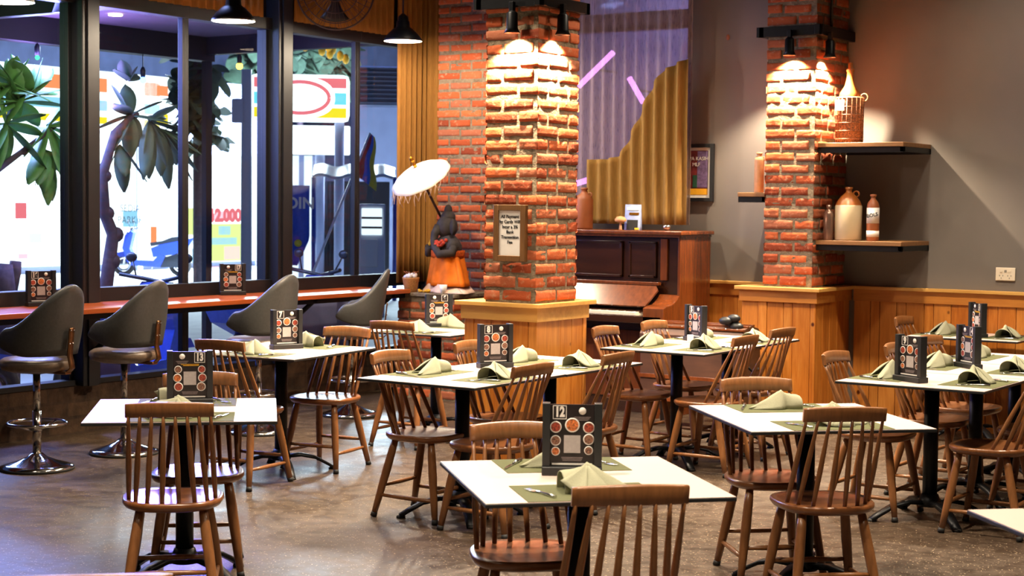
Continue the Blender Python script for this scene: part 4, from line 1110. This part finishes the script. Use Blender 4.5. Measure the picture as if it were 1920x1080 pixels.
# ------------------------------------------------------------------ outside the street windows
def ext(o,l,c,g=None,kind=None): return tag(o,l,c,g,kind)
m=MB(); m.box(-60,XW-.2,-10,70,-.12,-.02); o=m.build('street_ground','ground_ext'); ext(o,'pale lit street pavement outside the windows','street',kind='structure')
# shop building
XS=-29.0
def rectX(x0p,y0p,x1p,y1p,X): 
    a=onX(x0p,y0p,X); b=onX(x1p,y1p,X); return a.y,b.y,b.z,a.z
r=empty('convenience_shop',(XS,28,0),0,'brightly lit shop across the street','shop')
def panel(name,mat,x0p,y0p,x1p,y1p,X,t=.05,par=None,z0=None,z1=None):
    ya,yb,za,zb2=rectX(x0p,y0p,x1p,y1p,X)
    if z0 is not None: za=z0
    if z1 is not None: zb2=z1
    m=MB(); m.box(X-XS-t,X-XS,ya-28,yb-28,za,zb2); return m.build(name,mat,par or r)
sh_=panel('shop_wall','ext_light_wall',-60,100,500,520,XS-.3,.3,z0=-.02,z1=onX(50,118,XS).z)
zt_=onX(200,268,XS).z
g1=panel('shop_window','lit_white',-60,262,330,505,XS,.05,z0=.15,z1=onX(60,244,XS).z)
g2=panel('shop_window','lit_white',345,290,487,520,XS,.05,z0=.12,z1=onX(410,291,XS).z)
# sign band with stripes
zs1=onX(60,121,XS+1).z; zs0=onX(60,236,XS+1).z
n_=[('lit_white',0,.12),('lit_orange',.12,.36),('lit_white',.36,.5),('lit_skyblue',.5,.68),('lit_white',.68,.78),('lit_yellow',.78,.9),('lit_white',.9,1)]
ya=onX(-60,120,XS+1).y; yb=onX(300,150,XS+1).y; yb2=onX(327,150,XS+1).y
for i,(mm,a,b) in enumerate(n_):
    m=MB(); m.box(.9,1.0,ya-28,(yb if 0<i<6 else yb2)-28,zs1+(zs0-zs1)*b,zs1+(zs0-zs1)*a); m.build('sign_stripe',mm,r)
m=MB(); m.box(.9,1.01,yb-28-1.6,yb-28-.5,zs1+(zs0-zs1)*.9,zs1+(zs0-zs1)*.12); m.build('sign_end','lit_white',r)
m=MB(); m.box(.9,1.0,yb-28-.5,yb2-28,zs1+(zs0-zs1)*.88,zs1+(zs0-zs1)*.12); m.build('sign_end','lit_white',r)
m=MB(); m.mat('lit_orange').box(.98,1.05,yb-28-.1,yb2-28-.25,zs1+(zs0-zs1)*.34,zs1+(zs0-zs1)*.16).mat('lit_yellow').box(.98,1.05,yb-28-.1,yb2-28-.25,zs1+(zs0-zs1)*.86,zs1+(zs0-zs1)*.66); m.build('sign_end',None,r)
# posters in shop windows
def poster(mat,x0,y0,x1,y1,X=XS+.06): return panel('window_poster',mat,x0,y0,x1,y1,X,.03)
for a in (('lit_lime',388,420,455,488),('lit_skyblue',410,424,432,440),('lit_skyblue',394,446,444,458),('lit_pink',420,462,450,486),('lit_soft_red',392,400,402,414),('lit_pink',404,396,440,414),('lit_orange',284,425,294,455),('lit_skyblue',232,395,262,425),('lit_lime',346,390,372,440),('lit_skyblue',362,466,380,492),('lit_soft_red',30,380,50,410),('lit_pink',36,476,52,485),('lit_pink',392,500,412,512),('lit_cool',56,438,78,455)): poster(*a)
pp=onX(424,405,XS+.15)
text_mesh('poster_text','12.000',.42,'lit_soft_red',r,Matrix.Translation((.12,pp.y-28,pp.z))@Matrix.Rotation(PI/2,4,'Z')@RX,bold=.03)
pp=onX(246,402,XS+.15)
text_mesh('poster_text','SEDIA\nPARKIR',.24,'lit_text',r,Matrix.Translation((.12,pp.y-28,pp.z))@Matrix.Rotation(PI/2,4,'Z')@RX)
panel('door_frame','ext_light_wall',258,250,268,505,XS+.08,.05,z0=0)
panel('door_frame','ext_light_wall',180,262,186,505,XS+.08,.05,z0=0)
# distant dark building and blue wall behind everything
m=MB(); m.box(-40.2,-40,20,80,-.1,14); ext(m.build('far_building','wall_ext'),'dark blue building wall above the shop','building',kind='structure')
# second sign box facing the camera
def facing(px,py,dist):
    d=ray(px,py); p=C0+d*dist; n=Vector((-d.x,-d.y,0)).normalized(); return p,math.atan2(n.y,n.x)+PI/2
p,rz=facing(563,184,30); k=30/F*1.0
W_=92*k; H_=44*k
r=empty('lit_sign_box',p,rz,'white oval sign box with red, cyan and yellow stripes, seen through the window','sign')
m=MB(); m.box(-W_,W_,-.15,.25,-H_,H_,.12); m.build('sign_body','lit_white',r)
for mm,z0,z1 in (('lit_soft_red',.42,.84),('lit_cyan',-.28,.22),('lit_yellow',-.84,-.42)):
    m=MB(); m.box(-W_*.93,W_*.93,-.17,-.14,H_*z0,H_*z1); m.build('sign_stripe',mm,r)
m=MB(); m.prism([(W_*.70*math.copysign(abs(math.cos(t))**.75,math.cos(t)),H_*.86*math.copysign(abs(math.sin(t))**.9,math.sin(t))) for t in [2*PI*i/48 for i in range(48)]],.17,.2,Mx=RX); m.build('sign_oval','lit_white',r)
m=MB(); 
pts=[(W_*.58*math.cos(2*PI*i/48),-.205,H_*.66*math.sin(2*PI*i/48)) for i in range(49)]; m.tube(pts,.035,6,cap=False); m.build('red_outline','lit_soft_red',r)
for s in (-.7,.8):
    m=MB(); m.tube([(W_*s,.1,-H_),(W_*s,.1,-p.z-.02)],.09,10); m.build('sign_post','ext_light_wall',r)
p,rz=facing(600,263,31); m=MB(); kk=31/F; m.box(-62*kk,56*kk,-.1,.1,-27*kk,27*kk,.03)
r=empty('lit_canopy_board',p,rz,'long glowing white board under the oval sign box','sign'); m.build('board','lit_white',r)
m=MB(); m.tube([(0,.0,-27*kk),(0,.0,-p.z-.02)],.09,8); m.build('post','ext_light_wall',r)
# white-lit shopfront right part
p,rz=facing(570,400,32); kk=32/F
r=empty('glazed_shopfront',(p.x,p.y,-.02),rz,'pale glazed shopfront behind the blue banner','shop')
m=MB(); m.box(-34*kk,22*kk,0,.1,0,p.z+110*kk,.02); m.build('shopfront_glass','lit_cool',r)
m=MB()
for q in (-5,20): m.box(q*kk-.05,q*kk+.05,-.06,0,0,p.z+110*kk)
m.build('mullion','ext_light_wall',r)
p,rz=facing(635,410,31.5); kk=31.5/F
r=empty('dark_shed',(p.x,p.y,-.02),rz,'dark blue corrugated shed beside the shop','shed')
m=MB(); m.box(-42*kk,95*kk,0,.2,0,p.z+72*kk)
for q in range(12): m.box((-38+q*7)*kk,(-35+q*7)*kk,-.05,0,.1,p.z+70*kk)
m.build('shed_wall','scooter_dark',r)
p,rz=facing(690,285,34); kk=34/F
r=empty('pale_house',(p.x,p.y,-.02),rz,'pale lavender house wall with a dark roof at the right window','house')
m=MB(); m.box(-25*kk,70*kk,.4,.6,0,p.z+88*kk); m.build('wall','ext_light_wall',r)
m=MB(); m.box(-30*kk,75*kk,-.3,.6,p.z+88*kk,p.z+160*kk)
for q in range(9): m.box(-30*kk,75*kk,-.34,-.3,p.z+(92+q*8)*kk,p.z+(93.5+q*8)*kk)
m.build('roof','wall_ext',r)
p,rz=facing(668,322,29); kk=29/F
r=empty('shop_awning',(p.x,p.y,p.z),rz,'sagging white cloth awning beside the shop','awning')
m=MB(); m.grid(lambda u,v:Vector((-78*kk+150*kk*u,-1.1*(1-v),-13*kk+24*kk*v+.03*math.sin(u*17))),30,5); m.build('cloth','white_paint',r,solid=.02)
for s in (-76,70):
    m=MB(); m.tube([(s*kk,-1.1,-13*kk),(s*kk,-1.1,-p.z-.02)],.04,8); m.build('pole','scooter_blue',r)
# fridge / cabinet
p,rz=facing(698,445,24); kk=24/F
r=empty('drinks_cabinet',(p.x,p.y,-.02),rz,'white glass fronted cabinet outside the right window','cabinet')
h0=p.z+65*kk
m=MB(); m.box(-24*kk,24*kk,0,.6,0,h0,.02); m.build('body','white_paint',r)
m=MB(); m.box(-20*kk,18*kk,-.03,0,h0-58*kk,h0-8*kk,.01); m.build('glass_door','lit_cool',r)
m=MB()
for q in (-24,-42): m.box(-20*kk,18*kk,-.06,-.03,h0+q*kk,h0+(q-4)*kk)
m.build('shelf_goods','scooter_dark',r)
m=MB(); m.box(-22*kk,10*kk,-.04,0,h0-118*kk,h0-66*kk,.01); m.build('paper_notice','paper',r)
text_mesh('notice_text','OPEN\nDAILY',.12,'lit_text',r,Matrix.Translation((-6*kk,-.05,h0-90*kk))@RX) if False else None
# banner
p,rz=facing(563,420,22); kk=22/F
r=empty('feather_banner',(p.x,p.y,-.02),rz,'tall blue feather banner with white letters outside the middle window','banner')
hb=p.z
m=MB(); m.grid(lambda u,v:Vector((-17*kk+34*kk*u*(.35+.65*min(1,v*3)),.03*math.sin(u*5+v*4),hb-75*kk+150*kk*v)),8,16); m.build('banner_cloth','banner_blue',r,solid=.01)
m=MB(); m.tube([(-17*kk,0,0),(-17*kk,0,hb+78*kk)],.02,8); m.build('pole','white_paint',r)
text_mesh('banner_text','OIN',.21,'white_paint',r,Matrix.Translation((-1*kk,-.05,hb+41*kk))@RX,bold=.006)
m=MB(); m.lathe([(0,0),(.05,0),(.05,.01),(0,.01)],20,Mx=Matrix.Translation((-4*kk,-.05,hb-33*kk))@RX); m.build('yellow_dot','flag_yellow',r)
# flag on slanted pole
a=onX(592,498,-13.5); b=onX(694,250,-13.5)
r=empty('street_flag',(a.x,a.y,-.02),0,'red, blue and yellow striped flag on a slanted pole outside','flag')
A_=Vector((0,0,a.z+.02)); B_=b-Vector((a.x,a.y,-.02))
m=MB(); m.tube([A_+(A_-B_)*((A_.z)/(B_.z-A_.z)),A_,B_],.016,8); m.build('pole','white_paint',r)
# make the pole reach the ground
for i,(mm,o_) in enumerate((('flag_red',0),('flag_blue',1),('flag_yellow',2))):
    D=(B_-A_).normalized(); n=Vector((0,.9,-.45)).normalized()
    m=MB(); m.grid(lambda u,v:B_-D*(.0+.62*u)+n*(.12*(o_+v))*(.3+1.1*u)+Vector((.02*math.sin(u*9),0,0)),10,2); m.build('flag_stripe',mm,r,solid=.004)
# lamp posts
p=onX(462,300,-17); r=empty('street_post',(p.x,p.y,-.02),0,'pale round street post between the shop posters','post')
m=MB(); m.lathe([(.16,0),(.17,.12),(.085,.2),(.075,onX(462,128,-17).z)],16); m.build('post','white_paint',r)
m=MB(); zz=onX(450,205,-17).z; m.box(-.12,.02,-.2,-.08,zz-.18,zz+.18,.02); m.build('meter_box','white_paint',r)
a=onX(414,238,-19); b=onX(457,274,-19); m=MB(); m.tube([(0,0,0),b-a],.05,8); PO=bpy.data.objects['street_post']; tl=m.build('tube_light','tube_white',PO,a-PO.location); tl['label']='glowing slanted fluorescent tube'
for k_,(px_,py_,mt_,nm_) in enumerate(((70,108,'bulb_green','green'),(268,150,'bulb_blue','blue'),(449,124,'bulb_orange','orange'))):
    p=onX(px_,py_,-11.45); r=empty('hanging_bulb',p,0,'%s glowing bulb hanging under the patio roof edge'%nm_,'bulb')
    m=MB(); m.sphere((0,0,0),.035 if k_ else .02,12); m.build('bulb',mt_,r)
    m=MB(); m.lathe([(0,.02),(.022,.02),(.026,.09),(.012,.12),(0,.12)],12); m.build('socket','scooter_dark',r)
    m=MB(); m.tube([(0,0,.12),(0,0,3.1-p.z)],.005,5); m.build('cable','black_metal',r)
# patio canopy
e0=onX(50,60,-11.5); e1=onX(392,87,-11.5)
zc=e0.z; simple('canopy_ceiling',(116,104,110),.6,var=.12,scale=3)
r=empty('patio_canopy',(-10.4,7,zc),0,'dark patio roof with beams outside the left windows','canopy')
ye=e1.y-7
m=MB(); m.box(-1.15,1.05,-6,ye,.14,.2); m.build('ceiling_board','canopy_ceiling',r)
m=MB(); m.box(-1.18,-1.02,-6,ye,-.09,.14,.004); m.build('edge_beam','black_frame',r)
for yy in (ye-.12,ye-3.3,-4.5):
    m=MB(); m.box(-1.1,1.05,yy,yy+.1,-.03,.14,.004); m.build('cross_beam','black_frame',r)
for yy in (-1.2,.9,2.8):
    m=MB(); m.lathe([(0,0),(.06,0),(.06,.01),(0,.01)],20,(-.3,yy,.125)); m.build('downlight','bulb_warm',r)
m=MB(); m.box(-1.1,-1.04,ye-.1,ye-.02,-zc-.02,.0); m.build('roof_post','black_frame',r)
# frangipani plants
def leafmesh(m,base,direc,L,W,droop=.3):
    d=Vector(direc).normalized(); s=d.cross(Vector((0,0,1))).normalized(); s=(s+Vector((0,0,random.uniform(-.5,.5)))).normalized()
    def f(u,v):
        w=W*1.5*math.sin(PI*min(1,u*.97+.02))**.7*(1 if u<.6 else 1); p=base+d*(L*u)-Vector((0,0,droop*L*u*u))
        return p+s*(w*(v-.5))+Vector((0,0,-.02*abs(v-.5)))
    m.grid(f,7,2)
def plant(name,pts,rads,clusters,label,X,lm):
    b=onX(*pts[0],X); r=empty(name,(b.x,b.y,-.02),0,label,'plant')
    P=[onX(x_,y_,X)-Vector((b.x,b.y,-.02)) for x_,y_ in pts]; P=[Vector((P[0].x,P[0].y,0))]+P
    m=MB(); m.tube(P,[rads[0]]+rads,12); 
    for i in range(2,len(P)): m.sphere(P[i]+Vector((0,.03,0)),rads[min(i-1,len(rads)-1)]*1.25,10)
    m.build('trunk','bark',r)
    m=MB()
    for (cx_,cy_,n,L,arc) in clusters:
        c_=onX(cx_,cy_,X)-Vector((b.x,b.y,-.02))
        for i in range(n):
            t=math.radians(arc[0]+(arc[1]-arc[0])*i/max(1,n-1)+random.uniform(-8,8)); dr=Vector((random.uniform(-.5,.5),math.cos(t),math.sin(t)))
            leafmesh(m,c_,dr,L*random.uniform(.8,1.15),.10,.15)
    lo=m.build('leaves',lm,r,solid=.002)
    return r
random.seed(4)
plant('frangipani_tree',[(198,545),(205,490),(212,440),(196,400),(192,330),(215,250),(250,215)],[.06,.058,.055,.05,.045,.035,.025],[(245,215,9,.36,(-160,150)),(280,225,9,.42,(-110,30)),(300,240,8,.45,(-80,0)),(225,270,6,.32,(-130,-50)),(240,150,4,.2,(40,140))],'frangipani tree with drooping dark leaves outside the second window pane',-10.7,'leaf_dark')
plant('frangipani_tree',[(-20,560),(-30,450),(-20,330),(40,285),(110,232)],[.05,.045,.03,.022,.015],[(35,190,12,.42,(-20,200)),(90,235,10,.40,(-140,60)),(10,230,9,.38,(-170,90)),(60,175,8,.38,(20,170)),(85,280,7,.34,(-140,-40)),(20,160,8,.35,(-60,220))],'green frangipani plant filling the leftmost window pane',-10.5,'leaf')
p=onX(12,545,-10.2); m=MB(); m.tube([(0,0,0),(0,.02,.6),(0,-.02,p.z+.05),(0,0,onX(12,490,-10.2).z)],[.1,.09,.085,.05],10); m.tube([(0,0,p.z-.1),(0,.08,onX(20,505,-10.2).z),(0,.09,onX(20,485,-10.2).z)],[.06,.05,.045],10)
ext(m.build('tree_stump','bark',None,(p.x,p.y,-.02)),'knobbly grey tree stump outside the leftmost pane','stump')
# climbing plant and tree crown in the back
def foliage(name,px0,py0,px1,py1,X,n,L,mat_,label):
    a=onX(px0,py1,X); b=onX(px1,py0,X); m=MB(); rn=random.Random(len(label))
    for i in range(n):
        c_=Vector((X+rn.uniform(-.4,.4),rn.uniform(a.y,b.y),rn.uniform(a.z,b.z)))
        leafmesh(m,c_,(rn.uniform(-1,1),rn.uniform(-1,1),rn.uniform(-.9,.3)),L*rn.uniform(.6,1.2),L*.5,.3)
    r=empty(name,(0,0,0),0,label,'plant'); m.build('leaves',mat_,r)
    m=MB(); m.tube([(X,(a.y+b.y)/2,-.02),(X,(a.y+b.y)/2,b.z)],.1,8); m.build('stem','bark',r)
foliage('climbing_plant',352,100,392,262,-22,150,.45,'leaf_dark','dark climbing plant beside the shop sign')
foliage('dark_tree',470,62,650,128,-34,420,.9,'leaf_dark','dark tree crown above the oval sign')
foliage('dark_hedge',385,160,470,285,-31,220,.8,'leaf_dark','dark foliage between the shop sign and the street post')
m=MB(); rn=random.Random(2)
r=empty('lantern_string',onX(600,100,-20),0,'string of small orange and yellow lanterns in the middle window','lantern string')
for i in range(7):
    p=onX(592+rn.uniform(-25,60),96+rn.uniform(-12,16),-20)-r.location; m=MB(); m.sphere(p,.07,10,(1,1,1.4)); m.build('lantern','flower_yellow',r)
m=MB(); m.tube([onX(555,88,-20)-r.location,onX(600,92,-20)-r.location,onX(660,84,-20)-r.location],.01,5); m.build('string','black_metal',r)

# scooters
def scooter_proto():
    r=empty('scooter',(0,0,0),0,'x','scooter')
    for x_ in (-.62,.62):
        m=MB(); m.ring((x_,0,.25),.2,.05,28,(0,1,0),10); w=m.build('wheel','rubber',r)
        m=MB(); m.lathe([(0,-.03),(.08,-.03),(.13,-.015),(.13,.015),(.08,.03),(0,.03)],16,Mx=Matrix.Translation((x_,0,.25))@RX); m.build('hub','steel',w)
    m=MB(); m.prism([(.44,.34),(.5,.30),(.62,.62),(.56,.9),(.44,1.0),(.38,.95),(.46,.6),(.36,.36)],-.16,.16,Mx=RX); m.build('front_shield','scooter_blue',r)
    m=MB(); m.prism([(.4,.36),(.44,.24),(-.2,.2),(-.3,.42),(-.2,.5),(-.05,.34)],-.15,.15,Mx=RX); m.build('floorboard','scooter_blue',r)
    m=MB(); m.prism([(-.05,.42),(0,.62),(-.2,.7),(-.7,.8),(-.95,.86),(-.8,.62),(-.5,.48)],-.14,.14,Mx=RX); m.build('body_panel','scooter_blue',r)
    m=MB(); m.prism([(0,.66),(.02,.74),(-.25,.78),(-.45,.86),(-.78,.9),(-.76,.82),(-.4,.74)],-.13,.13,Mx=RX); m.build('saddle','scooter_dark',r)
    m=MB(); m.prism([(-.15,.2),(-.1,.36),(-.55,.5),(-.75,.36),(-.7,.2)],-.1,.1,Mx=RX); m.build('engine','scooter_dark',r)
    m=MB(); m.tube([(.62,.05,.25),(.5,.04,.8)],.022,8).tube([(.62,-.05,.25),(.5,-.04,.8)],.022,8); m.build('front_fork','steel',r)
    m=MB(); m.tube([(.36,-.33,1.06),(.44,-.12,1.02),(.46,0,1.0),(.44,.12,1.02),(.36,.33,1.06)],.018,8); h_=m.build('handlebar','scooter_dark',r)
    for s in (-1,1):
        m=MB(); m.tube([(.42,s*.2,1.03),(.46,s*.27,1.18)],.008,6); m.sphere((.46,s*.28,1.2),.06,10,(.3,1,.7)); m.build('mirror','scooter_dark',h_)
    m=MB(); m.sphere((.52,0,.92),.09,14,(.7,1,.8)); m.build('headlight','steel',r)
    m=MB(); m.prism([(.42,.42),(.88,.42),(.82,.5),(.62,.54),(.46,.5)],-.07,.07,Mx=RX); m.build('front_mudguard','scooter_blue',r)
    m=MB(); m.tube([(0,-.12,.3),(.06,-.2,.05),(0,-.25,.0)],.012,6); m.build('side_stand','steel',r)
    return r
SP=scooter_proto()
p=onZ(285,516,0)
place(SP,True,(p.x,p.y,-.02),math.radians(215),'blue scooter parked in front of the lit shop')
near=[(-10.1,7.3,80,'blue lit scooter parked outside behind the leftmost stools'),(-10.05,9.3,100,'blue lit scooter parked outside below the middle window'),(-9.95,5.6,95,'blue lit scooter parked at the far left below the counter'),(-10.0,11.2,88,'blue lit scooter parked outside near the corner curtain')]
for x_,y_,a_,l_ in near:
    place(SP,False,(x_,y_,-.02),math.radians(a_),l_,'scooters parked along the street windows')
for i,(y0_,y1_,z1_) in enumerate(((8.2,8.7,.72),(10.2,11.5,.84),(6.2,6.6,.7))):
    m=MB(); m.box(-.02,.02,-(y1_-y0_)/2,(y1_-y0_)/2,0,z1_,.01).box(-.08,.0,-(y1_-y0_)/2,(y1_-y0_)/2,0,z1_-.2,.02)
    ext(m.build('patio_box','lavender_panel',None,(-9.36,(y0_+y1_)/2,-.02)),['pale box outside between two scooters','blue panel box outside below the right window','pale box outside behind the leftmost stools'][i],'box')

# ------------------------------------------------------------------ behind the back window: purple neon
m=MB(); m.box(-9.2,-4.5,13.6,13.7,-.1,4.6); o=m.build('yard_wall','lavender_panel'); ext(o,'lavender lit wall outside the window above the piano','wall',kind='structure')
for i,(a,b,l) in enumerate((((1085,162),(1150,98),'long slanted purple neon tube behind the sheer curtain, left one'),((1180,146),(1206,192),'short slanted purple neon tube behind the sheer curtain, right one'),((1078,345),(1110,335),'low purple neon tube behind the sheer curtain beside the pillar'))):
    A_=onY(a[0],a[1],13.2); B_=onY(b[0],b[1],13.2); m=MB(); m.tube([(0,0,0),B_-A_],.028,8); r=empty('neon_tube',A_,0,l,'neon tube'); m.build('glass_tube','neon_purple',r)
    m=MB(); m.tube([(B_-A_)*.5,(B_-A_)*.5+Vector((0,.41,0))],.01,6); m.build('bracket','black_metal',r)

# ------------------------------------------------------------------ lights
W=bpy.data.worlds.new('dusk'); SC.world=W; W.use_nodes=True; bg=W.node_tree.nodes['Background']; bg.inputs[0].default_value=(.06,.11,.32,1); bg.inputs[1].default_value=.55
def area(name,loc,sx_,sy_,power,color,aim=None,spread=PI):
    l=bpy.data.lights.new(name,'AREA'); l.shape='RECTANGLE'; l.size=sx_; l.size_y=sy_; l.energy=power; l.color=color; l.spread=spread
    o=bpy.data.objects.new(name,l); COL.objects.link(o); o.location=loc
    if aim is not None: o.rotation_euler=(Vector(aim)-Vector(loc)).to_track_quat('-Z','Y').to_euler()
    return o
WARM=(1,.83,.62)
for (px_,py_,pz_,en_,cc_) in ((-9.75,9.55,1.72,2600,(.12,.09,1)),(-11.4,9.2,2.6,200,(.2,.25,1))):  # unseen blue spots added in mid-air outside to tint one chair seat
    l_=bpy.data.lights.new('added_blue_spot','SPOT'); l_.energy=en_; l_.color=cc_; l_.spot_size=math.radians(13 if en_>1000 else 38); l_.spot_blend=.7; l_.shadow_soft_size=.14
    lo=bpy.data.objects.new('added_blue_spot',l_); COL.objects.link(lo); lo.location=(px_,py_,pz_); lo.rotation_euler=(Vector((-4.84,4.74,.45))-Vector((px_,py_,pz_))).to_track_quat('-Z','Y').to_euler()
for (x_,y_,p_) in ((-6.2,4.6,12),(-3.6,3.6,80),(-1.2,3.2,60),(-6.3,7.6,50),(-3.9,6.4,90),(-1.6,6.8,60),(-6.9,10.1,50),(-4.2,9.6,80),(-2.2,9.6,60),(-3.4,11.0,18),(-1.0,1.0,60),(-4.2,.6,30)):
    area('ceiling_fill',(x_,y_,ZC-.05),.25,.25,p_*1.2,WARM,spread=1.85)  # unseen warm fill lights added under the ceiling to light the room
# patio LED wash coming in through the street windows
area('patio_led',(-9.9,8.6,2.9),.3,1.6,160,(.24,.26,1.0),(-5.2,5.4,.4))
area('patio_ceiling_led',(-10.9,9.6,2.5),.3,1.6,60,(.42,.26,1.0),(-10.4,9.6,3.6))
area('patio_green_led',(-10.9,6.9,2.5),.2,.4,14,(.4,1.0,.5),(-10.4,6.9,3.6))
area('street_fill',(-22,27,8.5),3,3,26000,(.7,.8,1.0),(-26,36,0))  # unseen area light added to brighten the house and awning outside
area('patio_led_low',(-10.9,9.0,2.9),.3,4.5,420,(.30,.42,1.0),(-9.6,9.0,0))
area('shop_light',(-26,30,5.5),8,2,6000,(.75,.9,1.0),(-14,14,0))
area('yard_led',(-6.9,12.9,3.9),1.5,.2,40,(.55,.52,.95),(-6.9,13.6,1.5))
area('yard_led_low',(-7.3,13.0,.9),1.0,.2,16,(.8,.35,1.0),(-7.3,13.6,2.0))
SC.view_settings.view_transform='Standard'; SC.view_settings.look='None'; SC.view_settings.exposure=0; SC.view_settings.gamma=1; SC.view_settings.use_curve_mapping=False
SC.cycles.max_bounces=6
